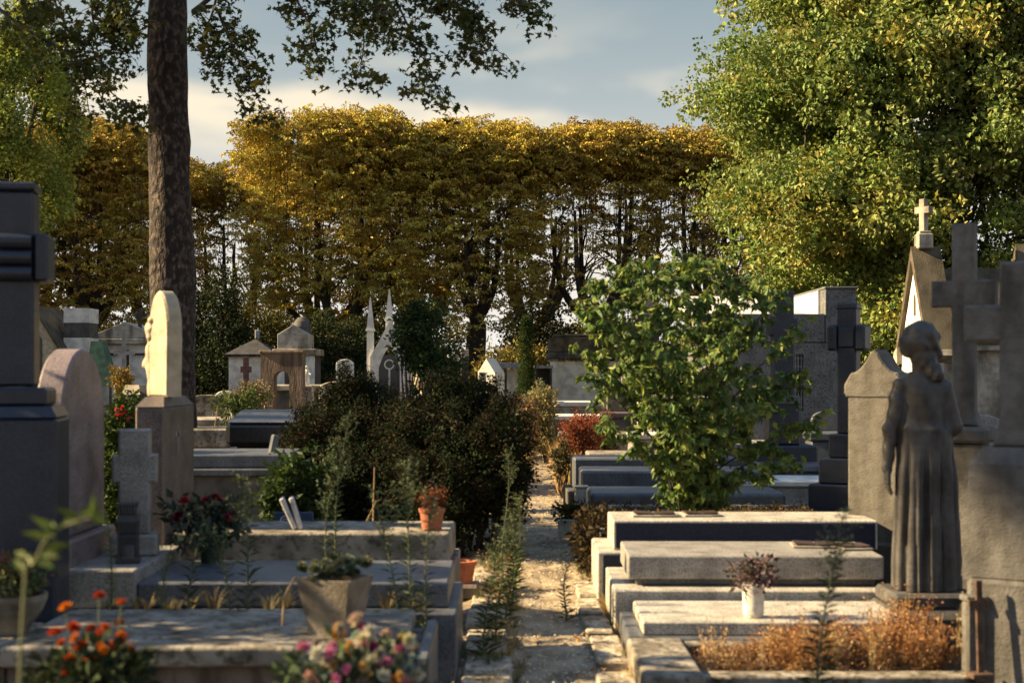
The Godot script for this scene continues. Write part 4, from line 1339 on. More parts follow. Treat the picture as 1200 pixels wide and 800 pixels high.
	for i in 18:
		var a = PI * (i + 0.5) / 18.0
		prof.append(Vector2(cos(a) * 0.13 * (1.0 if a < PI / 2 else 1.0), 0.42 + sin(a) * 0.27))
	prof.append(Vector2(-0.13, 0.36))
	pr(t, "slab", prof, -0.06, 0.05, M.stone_cream, Transform3D(), 0.014)
	b = Mb.new()
	var fig = func(p: Vector3) -> float:
		var d = capsule(p, Vector3(-0.13, 0.02, 0.0), Vector3(-0.15, 0.3, 0.0), 0.05, 0.055)
		d = soft(d, capsule(p, Vector3(-0.15, 0.26, 0.02), Vector3(-0.21, 0.2, 0.04), 0.03, 0.018), 0.03)
		d = soft(d, Vector3((p.x + 0.15) / 0.055, (p.y - 0.43) / 0.08, p.z / 0.06).length() * 0.055 - 0.055, 0.03)
		d = soft(d, capsule(p, Vector3(-0.205, 0.43, 0.0), Vector3(-0.216, 0.415, 0.0), 0.011, 0.013), 0.01)
		d = soft(d, capsule(p, Vector3(-0.19, 0.375, 0.0), Vector3(-0.2, 0.37, 0.0), 0.016, 0.014), 0.01)
		d = soft(d, capsule(p, Vector3(-0.1, 0.5, 0.03), Vector3(-0.13, 0.36, 0.03), 0.035, 0.03) + 0.004 * sin(p.y * 110.0), 0.02)
		return d + 0.004 * sin(p.y * 45.0 + p.x * 60.0)
	nets(b, fig, Vector3(-0.27, 0.0, -0.09), Vector3(-0.03, 0.56, 0.11), 0.009)
	part(t, "carved_figure", b, M.stone_cream)
	# graves farther along behind the shrubs
	grave("corniced_tomb", "grey raised tomb with a stepped cornice behind the red silk flowers", "tomb", [
		["base", -3.2, -1.9, 0.0, 0.74, 12.2, 13.4, "stone_dark"], ["cornice", -3.25, -1.86, 0.742, 0.8, 12.14, 13.44, "granite_slate", 0.02], ["top_slab", -3.2, -1.95, 0.802, 0.92, 12.25, 13.3, "granite_slate", 0.02]], "", 2.0)
	t = grave("black_sarcophagus", "polished black sarcophagus with a sloping sunlit lid", "tomb", [
		["base", -2.95, -1.85, 0.0, 0.84, 15.2, 16.2, "granite_black"], ["cornice", -3.05, -1.78, 0.842, 1.1, 15.1, 16.3, "granite_black", 0.05]])
	b = Mb.new()
	b.taper(Vector3(0, 1.102, 0), Vector2(0.62, 0.58), 0.12, Vector2(0.55, 0.1))
	part(t, "lid", b, M.granite_slate)
	grave("pale_step_tomb", "small pale stepped tomb beside the black sarcophagus", "tomb", [
		["base", -4.1, -3.3, 0.0, 0.75, 16.5, 17.5, "stone_pale"], ["slab", -4.0, -3.35, 0.752, 0.98, 16.6, 17.4, "slab_weathered", 0.02]], "", 3.0)
	t = grave("wedge_stone", "slanting grey gravestone standing before the black sarcophagus", "gravestone", [
		["slab", -2.32, -2.26, 0.91, 1.1, 12.4, 12.52, "granite_slate", 0.015]], "", 18)
	t.rotation.z = -0.2
	# things laid on the graves
	t = thing("book_plaque", "pale marble book shaped plaque propped up on the flat brown slab", "plaque", Vector3(px(343, 9.0), 0.632, -9.0), 8)
	for s in [-1, 1]:
		b = Mb.new()
		b.box(Vector3.ZERO, Vector3(0.03, 0.21, 0.13), 0.006, Transform3D(Basis(Vector3.BACK, 0.42 if s < 0 else 0.3), Vector3(-0.005 + s * 0.024, 0.1, 0.0)))
		part(t, "page", b, M.marble_plaque)
	t = thing("blue_plaque", "low dark blue plaque with a white round emblem behind the flat brown slab", "plaque", Vector3(px(344, 9.75), 0.45, -9.75), 0)
	lb(t, "panel", Vector3(0, 0.13, 0), Vector3(0.27, 0.17, 0.02), M.enamel_blue, 0.004)
	lb(t, "foot", Vector3(0, 0.022, 0), Vector3(0.24, 0.044, 0.06), M.stone_dark, 0.004)
	b = Mb.new()
	for i in 16:
		var a0 = PI * i / 16.0
		var a1 = PI * (i + 1) / 16.0
		b.quad(Vector3(cos(a1) * 0.038, sin(a1) * 0.038, 0), Vector3(cos(a0) * 0.038, sin(a0) * 0.038, 0), Vector3(cos(a0) * 0.03, sin(a0) * 0.03, 0), Vector3(cos(a1) * 0.03, sin(a1) * 0.03, 0))
	for i in 5:
		var a = PI * (i + 0.5) / 5.0
		b.box(Vector3(cos(a) * 0.016, sin(a) * 0.016 , 0.001), Vector3(0.008, 0.008, 0.002), 0.0)
	var em = part(t, "emblem", b, M.plastic_white)
	em.position = Vector3(-0.055, 0.155, 0.0125)
	# pots
	t = thing("terracotta_pot", "tall terracotta pot of dried reddish plants at the end of the brown slab", "pot", Vector3(px(506, 8.95), 0.632, -8.95))
	flower_pot(t, 0.062, 0.078, 0.135, M.terracotta)
	w = []; c = []
	var dp = dry_plant_mesh(16, 0.13, 0.1, 9, 0.022)
	for i in 4:
		w.append(Transform3D(turned(rr(0.8, 1.1), 0.05), Vector3(rr(-0.03, 0.03), 0.11, rr(-0.03, 0.03)))); c.append(tint(Color(0.2, 0.075, 0.04), 0.2))
	scatter(t, "dried_plant", dp, M.leaves_dull, w, c)
	t = thing("orange_pot", "squat orange pot of straw grass on the ground by the path", "pot", Vector3(px(541, 10.3), 0.1, -10.3))
	flower_pot(t, 0.075, 0.105, 0.16, M.terracotta)
	lb(t, "saucer", Vector3(0, -0.05, 0), Vector3(0.26, 0.1, 0.26), M.slab_side, 0.02)
	w = []; c = []
	var tf = tuft_mesh(34, 0.2, 0.14, 0.004)
	w.append(Transform3D(Basis(), Vector3(0, 0.14, 0))); c.append(Color(0.5, 0.36, 0.15))
	w.append(Transform3D(Basis(Vector3.UP, 1.3), Vector3(0.02, 0.13, 0))); c.append(Color(0.42, 0.3, 0.1))
	part(t, "straw_grass", tf, mat("straw", lin(0.5, 0.36, 0.16), 0.85, {"leaf": true}))
	# square concrete planter with succulents
	t = thing("concrete_planter", "square tapering concrete planter of succulents on the broad weathered slab", "planter", Vector3(px(391, 6.3), 0.452, -6.35), -20)
	b = Mb.new()
	var o4 = []
	for s in [[-1, -1], [1, -1], [1, 1], [-1, 1]]: o4.append(Vector2(s[0], s[1]))
	for i in 4:
		var p0 = o4[i]
		var p1 = o4[(i + 1) % 4]
		var f = func(q, r, y): return Vector3(q.x * r, y, q.y * r)
		var mid = Vector3(0, 0.1, 0)
		b.quad_out(f.call(p0, 0.085, 0.0), f.call(p1, 0.085, 0.0), f.call(p1, 0.128, 0.25), f.call(p0, 0.128, 0.25), mid)
		b.quad_out(f.call(p0, 0.128, 0.25), f.call(p1, 0.128, 0.25), f.call(p1, 0.11, 0.25), f.call(p0, 0.11, 0.25), Vector3(0, -1, 0))
		b.quad(f.call(p0, 0.11, 0.25), f.call(p1, 0.11, 0.25), f.call(p1, 0.1, 0.19), f.call(p0, 0.1, 0.19))
	b.quad(Vector3(-0.1, 0.195, -0.1), Vector3(0.1, 0.195, -0.1), Vector3(0.1, 0.195, 0.1), Vector3(-0.1, 0.195, 0.1))
	part(t, "box", b, M.concrete)
	w = []; c = []
	T.rosette = blossom_mesh(8, 1.0, 3)
	for i in 42:
		w.append(Transform3D(turned(rr(0.025, 0.05), 0.25), Vector3(rr(-0.12, 0.12), 0.24 + rr(0.0, 0.09), rr(-0.12, 0.12))))
		c.append(tint([Color(0.1, 0.13, 0.07), Color(0.2, 0.2, 0.12), Color(0.14, 0.17, 0.12)][i % 3], 0.3))
	scatter(t, "succulents", T.rosette, M.leaves_dull, w, c)
	b = Mb.new()
	b.tube([Vector3(-0.1, 0.24, 0.06), Vector3(-0.15, 0.25, 0.1), Vector3(-0.19, 0.17, 0.12), Vector3(-0.195, 0.04, 0.13)], [0.006, 0.007, 0.007, 0.005], 6)
	part(t, "trailing_stem", b, M.twig_dry)
	# pot of plants at the edge
	t = thing("stone_bowl", "round stone bowl of low leafy plants at the foot of the great cross", "planter", Vector3(px(14, 6.35), 0.452, -6.35))
	b = Mb.new()
	b.lathe([[0.0, 0.0], [0.07, 0.0], [0.08, 0.03], [0.13, 0.1], [0.15, 0.15], [0.152, 0.175], [0.135, 0.175], [0.12, 0.14], [0.0, 0.14]], 22)
	part(t, "bowl", b, M.concrete)
	w = []; c = []
	for i in 70:
		var a = rr(0, TAU)
		var q = rr(0, 0.15)
		w.append(Transform3D(turned(rr(0.4, 0.8), 0.7), Vector3(cos(a) * q, 0.2 + rr(0.0, 0.1), sin(a) * q))); c.append(tint([Color(0.09, 0.12, 0.05), Color(0.15, 0.16, 0.07), Color(0.16, 0.08, 0.07)][i % 3], 0.35))
	scatter(t, "leaves", T.clump_small, M.leaves_dull, w, c)
	# silk flowers in a dark pot
	t = thing("red_flower_pot", "dark green pot of crimson silk flowers by the brown pedestal", "flowers", Vector3(px(246, 8.35), 0.507, -8.35))
	flower_pot(t, 0.055, 0.07, 0.16, M.plastic_green)
	w = []; c = []
	var wl = []
	var cl = []
	for i in 22:
		var a = rr(0, TAU)
		var q = sqrt(rng.randf()) * 0.19
		w.append(Transform3D(turned(rr(0.035, 0.055), 0.5), Vector3(cos(a) * q - 0.03, 0.26 + 0.1 * (1.0 - q / 0.19) + rr(-0.05, 0.06), sin(a) * q * 0.7))); c.append(tint([Color(0.25, 0.015, 0.03), Color(0.12, 0.01, 0.025), Color(0.3, 0.03, 0.06)][i % 3], 0.35))
	for i in 50:
		var a = rr(0, TAU)
		var q = sqrt(rng.randf()) * 0.2
		wl.append(Transform3D(turned(rr(0.7, 1.2), 0.8), Vector3(cos(a) * q - 0.02, 0.22 + rr(-0.06, 0.1), sin(a) * q * 0.7))); cl.append(tint([Color(0.03, 0.045, 0.03), Color(0.08, 0.09, 0.07)][i % 2], 0.3))
	T.rose = blossom_mesh(7, 1.0, 4)
	scatter(t, "blossoms", T.rose, M.petals, w, c)
	scatter(t, "leaves", T.clump_small, M.leaves_dull, wl, cl)
	# nearest, out of focus: orange flowers and the mixed bouquet
	t = thing("orange_flower_pot", "blurred pot of orange chrysanthemums nearest the camera", "flowers", Vector3(px(108, 4.25), 0.502, -4.25))
	flower_pot(t, 0.07, 0.085, 0.13, M.plastic_green)
	w = []; c = []; wl = []; cl = []
	var stems := Mb.new()
	for i in 30:
		var a = rr(0, TAU)
		var q = sqrt(rng.randf()) * 0.135
		var p = Vector3(cos(a) * q, 0.27 + rr(-0.06, 0.06) + (0.1 if i % 5 == 0 else 0.0), sin(a) * q * 0.8)
		w.append(Transform3D(turned(rr(0.02, 0.032), 0.35), p)); c.append(tint([Color(0.5, 0.09, 0.01), Color(0.38, 0.045, 0.012), Color(0.55, 0.16, 0.015), Color(0.2, 0.03, 0.01)][i % 4], 0.25))
		stems.tube([Vector3(p.x * 0.2, 0.1, p.z * 0.2), p * Vector3(0.8, 0.6, 0.8), p], [0.003, 0.0025, 0.002], 4)
	for i in 60:
		var a = rr(0, TAU)
		var q = sqrt(rng.randf()) * 0.13
		wl.append(Transform3D(turned(rr(0.6, 1.0), 0.8), Vector3(cos(a) * q, 0.17 + rr(-0.05, 0.07), sin(a) * q))); cl.append(tint(Color(0.035, 0.05, 0.025), 0.35))
	scatter(t, "blossoms", T.rose, M.petals, w, c)
	part(t, "stems", stems, M.stem_green)
	scatter(t, "leaves", T.clump_small, M.leaves_dull, wl, cl)
	t = thing("mixed_bouquet", "blurred bouquet of pink, orange and white flowers nearest the camera", "flowers", Vector3(px(418, 4.3), 0.502, -4.3))
	flower_pot(t, 0.06, 0.08, 0.12, M.plastic_green)
	w = []; c = []; wl = []; cl = []
	stems = Mb.new()
	for i in 60:
		var a = rr(0, TAU)
		var q = sqrt(rng.randf()) * 0.19
		var p = Vector3(cos(a) * q, 0.2 + rr(-0.06, 0.09) + 0.08 * (1.0 - q / 0.19), sin(a) * q * 0.7)
		var kind = rng.randi() % 9
		var col = [Color(0.5, 0.16, 0.32), Color(0.58, 0.27, 0.09), Color(0.6, 0.37, 0.15), Color(0.58, 0.55, 0.5), Color(0.52, 0.36, 0.32), Color(0.58, 0.33, 0.12), Color(0.42, 0.36, 0.34), Color(0.32, 0.38, 0.36), Color(0.55, 0.5, 0.4)][kind]
		w.append(Transform3D(turned(rr(0.02, 0.036), 0.5), p)); c.append(tint(col, 0.2))
		stems.tube([Vector3(p.x * 0.2, 0.08, p.z * 0.2), p * Vector3(0.8, 0.6, 0.8), p], [0.003, 0.0025, 0.002], 4)
	for i in 4:
		w.append(Transform3D(turned(0.032, 0.4), Vector3(0.0 + i * 0.016, 0.36 - 0.03 * i, rr(-0.03, 0.03)))); c.append(tint([Color(0.55, 0.4, 0.4), Color(0.45, 0.04, 0.25)][i % 2], 0.2))
	for i in 40:
		var a = rr(0, TAU)
		var q = sqrt(rng.randf()) * 0.19
		wl.append(Transform3D(turned(rr(0.6, 1.0), 0.8), Vector3(cos(a) * q, 0.16 + rr(-0.06, 0.1), sin(a) * q * 0.7))); cl.append(tint([Color(0.12, 0.16, 0.13), Color(0.06, 0.09, 0.05)][i % 2], 0.3))
	scatter(t, "blossoms", T.rose, M.petals, w, c)
	part(t, "stems", stems, M.stem_green)
	scatter(t, "leaves", T.clump_small, M.leaves_dull, wl, cl)

# ---------------------------------------------------------------- chapels and tombs in the distance
func hip_roof(t, called, w, dp, y, rise, over, m, zc = 0.0):
	var b := Mb.new()
	b.taper(Vector3(0, y, zc), Vector2(w / 2 + over, dp / 2 + over), 0.07, Vector2(w / 2 + over, dp / 2 + over))
	b.taper(Vector3(0, y + 0.07, zc), Vector2(w / 2 + over, dp / 2 + over), rise, Vector2(0.02, 0.02))
	return part(t, called, b, m)
func walls(t, w, h, dp, ow, oh, arch, m):
	# four walls with thickness, a door opening in front and a dark panel behind it in place of inner shade
	pr(t, "front_wall", holed(w, h, ow, oh, 0.0, arch), -0.16, 0.0, m, Transform3D(), 0.0)
	lb(t, "back_wall", Vector3(0, h / 2, -dp + 0.08), Vector3(w, h, 0.16), m, 0.0)
	for s in [-1, 1]: lb(t, "side_wall", Vector3(s * (w / 2 - 0.08), h / 2, -dp / 2), Vector3(0.16, h, dp - 0.33), m, 0.0)
	lb(t, "door", Vector3(0, oh / 2, -0.12), Vector3(ow + 0.04, oh, 0.03), M.opening_shade, 0.0)
func build_background():
	var t
	var b: Mb
	# ---- left of the path
	var d = 34.0
	t = thing("gabled_chapel", "cream gabled chapel with an arched dark doorway behind the great cross", "chapel", Vector3(px(40, d), 0, -d))
	pr(t, "gable_wall", gable_poly(1.2, 3.15, 0.95), -0.2, 0.0, M.stone_cream, Transform3D(), 0.0)
	pr(t, "door", arch_poly(0.36, 2.6, 0.18), 0.004, 0.03, M.opening_shade, Transform3D(), 0.0)  # dark arch laid on the wall for the shade of the entrance
	for s in [-1, 1]: lb(t, "side_wall", Vector3(s * 0.5, 1.08, -1.0), Vector3(0.2, 2.16, 1.58), M.stone_pale, 0.0)
	b = Mb.new()
	for s in [-1, 1]: b.prism(PackedVector2Array([Vector2(0, 3.16), Vector2(s * 0.72, 2.03), Vector2(s * 0.72, 2.13), Vector2(0, 3.28)]), -1.85, 0.1, Transform3D(), 0.0)
	part(t, "roof", b, M.stone_mossy)
	t = thing("striped_tomb", "tomb of alternating white and dark stone bands behind the pink stele", "tomb", Vector3(px(89, 34.5), 0, -34.5))
	for i in 9: lb(t, "course", Vector3(0, 0.18 + i * 0.36, -0.4), Vector3(0.62 if i % 2 == 0 else 0.6, 0.355, 0.8), M.stone_white if i % 2 == 0 else M.stone_dark, 0.0)
	d = 36.0
	t = thing("pediment_chapel", "white chapel with a low pediment and a small cross on top", "chapel", Vector3(px(147, d), 0, -d))
	walls(t, 1.2, 2.38, 1.5, 0.17, 2.25, 0.0, M.stone_white)
	for s in [-1, 1]: lb(t, "string_course", Vector3(s * 0.38, 2.14, 0.02), Vector3(0.36, 0.06, 0.05), M.stone_dark, 0.0)
	lb(t, "cornice", Vector3(0, 2.46, -0.7), Vector3(1.4, 0.15, 1.75), M.stone_pale, 0.02)
	pr(t, "pediment", PackedVector2Array([Vector2(-0.7, 2.54), Vector2(0.7, 2.54), Vector2(0.7, 2.66), Vector2(0.0, 2.95), Vector2(-0.7, 2.66)]), -1.5, 0.14, M.stone_pale, Transform3D(), 0.01)
	pr(t, "top_cross", cross_poly(0.09, 0.55, 0.17, 0.36, 0.09), -0.04, 0.04, M.stone_dark, shift(0.28, 2.78, -0.3), 0.0)
	t = thing("green_canopy", "dark green metal canopy standing among the far graves", "canopy", Vector3(px(120, 27.0), 0, -27.0))
	b = Mb.new()
	b.taper(Vector3(0, 1.4, 0), Vector2(0.26, 0.3), 0.85, Vector2(0.1, 0.16), Transform3D(), Vector2(-0.08, 0))
	part(t, "cover", b, M.copper_green)
	for s in [[-1, -1], [1, -1], [1, 1], [-1, 1]]: lb(t, "post", Vector3(s[0] * 0.22, 0.7, s[1] * 0.26), Vector3(0.04, 1.4, 0.04), M.iron, 0.0)
	t = thing("wreath_cross", "slender grey iron cross with a round wreath at its foot", "cross", Vector3(px(145, 22.0), 0, -22.0))
	pr(t, "upright", cross_poly(0.06, 1.7, 0.16, 1.35, 0.06), -0.02, 0.02, M.zinc, shift(0, 0.6, 0), 0.0)
	lb(t, "foot", Vector3(0, 0.3, 0), Vector3(0.3, 0.6, 0.3), M.stone_dark, 0.02)
	b = Mb.new()
	b.lathe([[0.0, -0.05], [0.12, -0.04], [0.15, 0.0], [0.12, 0.04], [0.0, 0.05]], 16, Transform3D(Basis(Vector3.RIGHT, PI / 2), Vector3(0, 1.42, 0.06)))
	part(t, "wreath", b, M.iron)
	t = thing("pale_cippus", "short square pillar gravestone with a pale top beside the roses", "gravestone", Vector3(px(160, 18.0), 0, -18.0), -20)
	lb(t, "shaft", Vector3(0, 0.68, 0), Vector3(0.24, 1.36, 0.24), M.stone_dark, 0.01)
	b = Mb.new()
	b.taper(Vector3(0, 1.362, 0), Vector2(0.14, 0.14), 0.12, Vector2(0.1, 0.1))
	part(t, "cap_stone", b, M.stone_pale)
	t = thing("pointed_stone", "grey pointed gravestone leaning by the roses", "gravestone", Vector3(px(176, 17.0), 0, -17.0), 30)
	pr(t, "tablet", gable_poly(0.5, 1.25, 0.3), -0.05, 0.05, M.granite_grey, Transform3D(), 0.01)
	d = 38.0
	t = thing("hip_roofed_chapel", "small white chapel with a dark hipped roof and a finial", "chapel", Vector3(px(294, d), 0, -d))
	lb(t, "wall", Vector3(0, 1.05, -0.65), Vector3(1.2, 2.1, 1.3), M.stone_white, 0.0)
	hip_roof(t, "roof", 1.2, 1.3, 2.1, 0.42, 0.1, M.slate_roof, -0.65)
	lb(t, "finial", Vector3(0.05, 2.72, -0.65), Vector3(0.12, 0.24, 0.12), M.zinc, 0.02)
	t = thing("red_cross", "reddish stone cross standing before the hip roofed chapel", "cross", Vector3(px(288, 30.0), 0, -30.0))
	pr(t, "upright", cross_poly(0.11, 1.25, 0.11, 0.98, 0.13, 0.03), -0.06, 0.06, mat("red_stone", lin(0.15, 0.07, 0.06), 0.8, {"tex": "mottle", "s": 2.0}), shift(0, 0.75, 0), 0.01)
	lb(t, "foot", Vector3(0, 0.37, 0), Vector3(0.4, 0.745, 0.36), M.stone_dark, 0.02)
	d = 36.0
	t = thing("domed_chapel", "grey chapel with a gable, a heavy cornice and a small dome behind", "chapel", Vector3(px(346, d), 0, -d))
	lb(t, "wall", Vector3(0, 1.05, -0.6), Vector3(0.95, 2.1, 1.2), M.stone_dark, 0.0)
	for s in [-1, 1]: lb(t, "pilaster", Vector3(s * 0.38, 1.05, 0.04), Vector3(0.22, 2.1, 0.1), M.stone_white, 0.01)
	lb(t, "cornice", Vector3(0, 2.19, -0.55), Vector3(1.12, 0.17, 1.4), M.stone_pale, 0.02)
	pr(t, "gable", gable_poly(0.78, 0.6, 0.24), -1.0, 0.05, M.stone_pale, shift(-0.06, 2.28, 0), 0.01)
	b = Mb.new()
	b.lathe([[0.24, 2.3], [0.24, 2.86], [0.2, 3.0], [0.11, 3.1], [0.0, 3.13]], 16, shift(0.06, 0, -0.75))
	part(t, "dome", b, M.stone_dark)
	d = 24.0
	t = thing("brown_arch", "brown stone slab monument pierced by a round arch", "monument", Vector3(px(329.5, d), 0, -d), -6)
	pr(t, "arch", holed(0.72, 1.98, 0.27, 1.68, 0, 0.13, 12), -0.22, 0.0, M.stone_brown, Transform3D(), 0.0)
	lb(t, "cap_stone", Vector3(0, 2.0, -0.11), Vector3(0.77, 0.05, 0.27), M.stone_brown, 0.01)
	t = thing("white_statuette", "small white standing figure on a pale stone", "statue", Vector3(px(359, 27.0), 1.42, -27.0))
	b = Mb.new()
	var figure = func(p: Vector3) -> float:
		var q = capsule(p, Vector3(0, 0.03, 0), Vector3(0, 0.2, 0), 0.06, 0.045)
		q = soft(q, capsule(p, Vector3(0, 0.1, 0.0), Vector3(0.01, 0.25, 0), 0.04, 0.05), 0.03)
		q = soft(q, capsule(p, Vector3(0.03, 0.23, 0.02), Vector3(0.09, 0.2, 0.06), 0.022, 0.015), 0.02)
		return soft(q, p.distance_to(Vector3(0.0, 0.335, 0)) - 0.038, 0.03)
	nets(b, figure, Vector3(-0.1, -0.01, -0.1), Vector3(0.14, 0.4, 0.12), 0.016)
	part(t, "figure", b, M.stone_white)
	lb(t, "pedestal", Vector3(0, -0.71, 0), Vector3(0.26, 1.415, 0.26), M.stone_pale, 0.02)
	# long low ledge beyond the arch
	grave("ledge_tomb", "long pale ledge tomb behind the brown arch", "tomb", [["base", px(300, 28), px(402, 28), 0.0, 1.3, 28.0, 28.8, "stone_dark"], ["ledge", px(298, 28), px(404, 28), 1.302, 1.42, 27.9, 28.9, "stone_pale", 0.02]])
	# gothic monument with pinnacles
	d = 27.0
	t = thing("gothic_monument", "white gothic monument with a pointed arch and slender pinnacles", "monument", Vector3(px(456, d), 0, -d), 4)
	lb(t, "base", Vector3(0, 0.3, -0.2), Vector3(0.85, 0.6, 0.7), M.stone_pale, 0.02)
	var arc := PackedVector2Array([Vector2(-0.36, 0.602), Vector2(-0.2, 0.602), Vector2(-0.2, 1.75)])
	for i in range(1, 6): arc.append(Vector2(lerpf(-0.2, 0.0, i / 6.0), 1.75 + 0.36 * sin(i / 6.0 * PI / 2)))
	arc.append(Vector2(0, 2.13))
	for i in range(1, 6): arc.append(Vector2(lerpf(0.0, 0.2, i / 6.0), 1.75 + 0.36 * cos(i / 6.0 * PI / 2)))
	arc.append_array(PackedVector2Array([Vector2(0.2, 1.75), Vector2(0.2, 0.602), Vector2(0.36, 0.602), Vector2(0.36, 1.95), Vector2(0, 2.62), Vector2(-0.36, 1.95)]))
	pr(t, "arch", arc, -0.25, 0.0, M.stone_white, Transform3D(), 0.0)
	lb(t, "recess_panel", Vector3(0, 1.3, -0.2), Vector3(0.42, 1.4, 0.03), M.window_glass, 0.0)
	for k in [[-0.36, 2.45, 3.05], [0.36, 2.2, 2.6], [0.0, 2.66, 3.2]]:
		b = Mb.new()
		b.taper(Vector3(k[0], 0.6 if absf(k[0]) > 0.1 else 2.45, -0.12), Vector2(0.075, 0.075), (k[1] - 0.6) if absf(k[0]) > 0.1 else 0.2, Vector2(0.065, 0.065))
		b.taper(Vector3(k[0], k[1], -0.12), Vector2(0.095, 0.095), 0.05, Vector2(0.08, 0.08))
		b.taper(Vector3(k[0], k[1] + 0.05, -0.12), Vector2(0.07, 0.07), k[2] - k[1], Vector2(0.008, 0.008))
		part(t, "pinnacle", b, M.stone_white)
	b = Mb.new()
	b.tube([Vector3(0, 0.605, -0.03), Vector3(0, 1.72, -0.03)], [0.018, 0.018], 5)
	part(t, "mullion", b, M.stone_white)
	b = Mb.new()
	var rp = []
	var rq = []
	for i in 17:
		rp.append(Vector3(cos(TAU * i / 16.0) * 0.085, 1.81 + sin(TAU * i / 16.0) * 0.085, -0.03)); rq.append(0.016)
	b.tube(rp, rq, 5)
	part(t, "tracery", b, M.stone_white)
	# urn on a pillar
	t = thing("stone_urn", "cream stone urn on a square pillar above the dark shrub", "urn", Vector3(px(496, 22.0), 0, -22.0))
	lb(t, "pillar", Vector3(0, 0.65, 0), Vector3(0.26, 1.3, 0.26), M.stone_dark, 0.02)
	b = Mb.new()
	b.lathe([[0.0, 1.302], [0.09, 1.302], [0.05, 1.36], [0.12, 1.42], [0.17, 1.52], [0.17, 1.58], [0.19, 1.6], [0.19, 1.64], [0.0, 1.66]], 18)
	part(t, "urn_bowl", b, M.stone_cream)
	for k in [[531, 26.0, 1.98, 0.18, "square dark pillar with a moulded head above the shrub"], [544, 25.0, 2.06, 0.13, "narrow dark pillar with a sunlit top above the shrub"], [513, 30.0, 1.85, 0.2, "short cream pillar half hidden above the shrub"]]:
		t = thing("stone_pillar", k[4], "pillar", Vector3(px(k[0], k[1]), 0, -k[1]), 10, "pillars above the dark shrub")
		lb(t, "shaft", Vector3(0, k[2] / 2 - 0.1, 0), Vector3(k[3], k[2] - 0.2, k[3]), M.stone_dark if k[0] != 513 else M.stone_cream, 0.01)
		lb(t, "neck", Vector3(0, k[2] - 0.165, 0), Vector3(k[3] * 1.2, 0.06, k[3] * 1.2), M.stone_dark, 0.01)
		lb(t, "head", Vector3(0, k[2] - 0.065, 0), Vector3(k[3] * 1.1, 0.13, k[3] * 1.1), M.stone_pale, 0.01)
	t = thing("peaked_tomb", "white tomb with a peaked top beside the white portal", "tomb", Vector3(px(570, 33.0), 0, -33.0), -25)
	pr(t, "body", gable_poly(0.46, 2.0, 0.34), -0.5, 0.0, M.stone_white, Transform3D(), 0.01)
	lb(t, "niche", Vector3(-0.12, 1.5, 0.012), Vector3(0.12, 0.36, 0.02), M.stone_dark, 0.0)
	lb(t, "step", Vector3(0, 0.55, 0.2), Vector3(0.8, 1.1, 1.3), M.stone_pale, 0.02)
	d = 42.0
	t = thing("white_portal", "white flat roofed portal tomb with dark posts beside the cypress", "tomb", Vector3(px(597, d), 0, -d))
	lb(t, "wall", Vector3(0, 0.9, -0.6), Vector3(0.85, 1.8, 0.2), M.stone_white, 0.0)
	lb(t, "roof_slab", Vector3(0, 1.9, -0.3), Vector3(1.0, 0.16, 1.0), M.zinc, 0.01)
	for k in [-0.12, 0.3]: lb(t, "post", Vector3(k, 0.9, 0.1), Vector3(0.09, 1.8, 0.09), M.stone_dark if k < 0 else M.stone_brown, 0.0)
	d = 40.0
	t = thing("white_chapel", "white walled chapel with a mossy dark parapet right of the cypress", "chapel", Vector3(px(688, d), 0, -d))
	lb(t, "wall", Vector3(0, 1.0, -0.8), Vector3(2.0, 2.0, 1.4), M.stone_white, 0.0)
	for s in [-1, 1]:
		var pil = lb(t, "pilaster", Vector3(s * 0.94, 1.0, -0.06), Vector3(0.2, 2.0, 0.1), M.stone_white, 0.01)
		lb(pil, "capital", Vector3(s * 0.94, 2.035, -0.05), Vector3(0.26, 0.066, 0.14), M.stone_pale, 0.01)
	lb(t, "cornice", Vector3(0, 2.16, -0.75), Vector3(2.2, 0.18, 1.65), M.stone_dark, 0.02)
	lb(t, "parapet", Vector3(0, 2.46, -0.75), Vector3(2.12, 0.4, 1.5), M.stone_mossy, 0.01)
	lb(t, "parapet_top", Vector3(0, 2.72, -0.75), Vector3(1.9, 0.1, 1.3), M.stone_mossy, 0.02)
	t = thing("dark_doorway", "dark open doorway of a low tomb beside the white chapel", "tomb", Vector3(px(637, 39.0), 0, -39.0))
	lb(t, "back_panel", Vector3(0, 0.9, -0.5), Vector3(0.42, 1.8, 0.1), M.opening_shade, 0.0)  # its dark colour paints the shade within the doorway
	for s in [-1, 1]: lb(t, "jamb", Vector3(s * 0.2, 0.9, -0.2), Vector3(0.06, 1.8, 0.5), M.stone_dark, 0.0)
	lb(t, "lintel", Vector3(0, 1.84, -0.2), Vector3(0.52, 0.08, 0.6), M.zinc, 0.0)
	t = thing("turret_chapel", "tall dark chapel turret with a slit window seen over the young tree", "chapel", Vector3(px(762, 30.0), 0, -30.0))
	lb(t, "tower", Vector3(0, 1.4, -0.3), Vector3(0.4, 2.8, 0.5), M.stone_dark, 0.02)
	lb(t, "slit_window", Vector3(-0.08, 2.4, -0.045), Vector3(0.07, 0.5, 0.02), M.stone_white, 0.0)
	hip_roof(t, "roof", 0.4, 0.5, 2.8, 0.5, 0.06, M.slate_roof, -0.3)
	# plain tombs between these, each with its own size and stone
	var S = ["stone_pale", "stone_dark", "granite_grey", "slab_weathered", "granite_slate", "stone_white", "granite_brown", "stone_cream"]
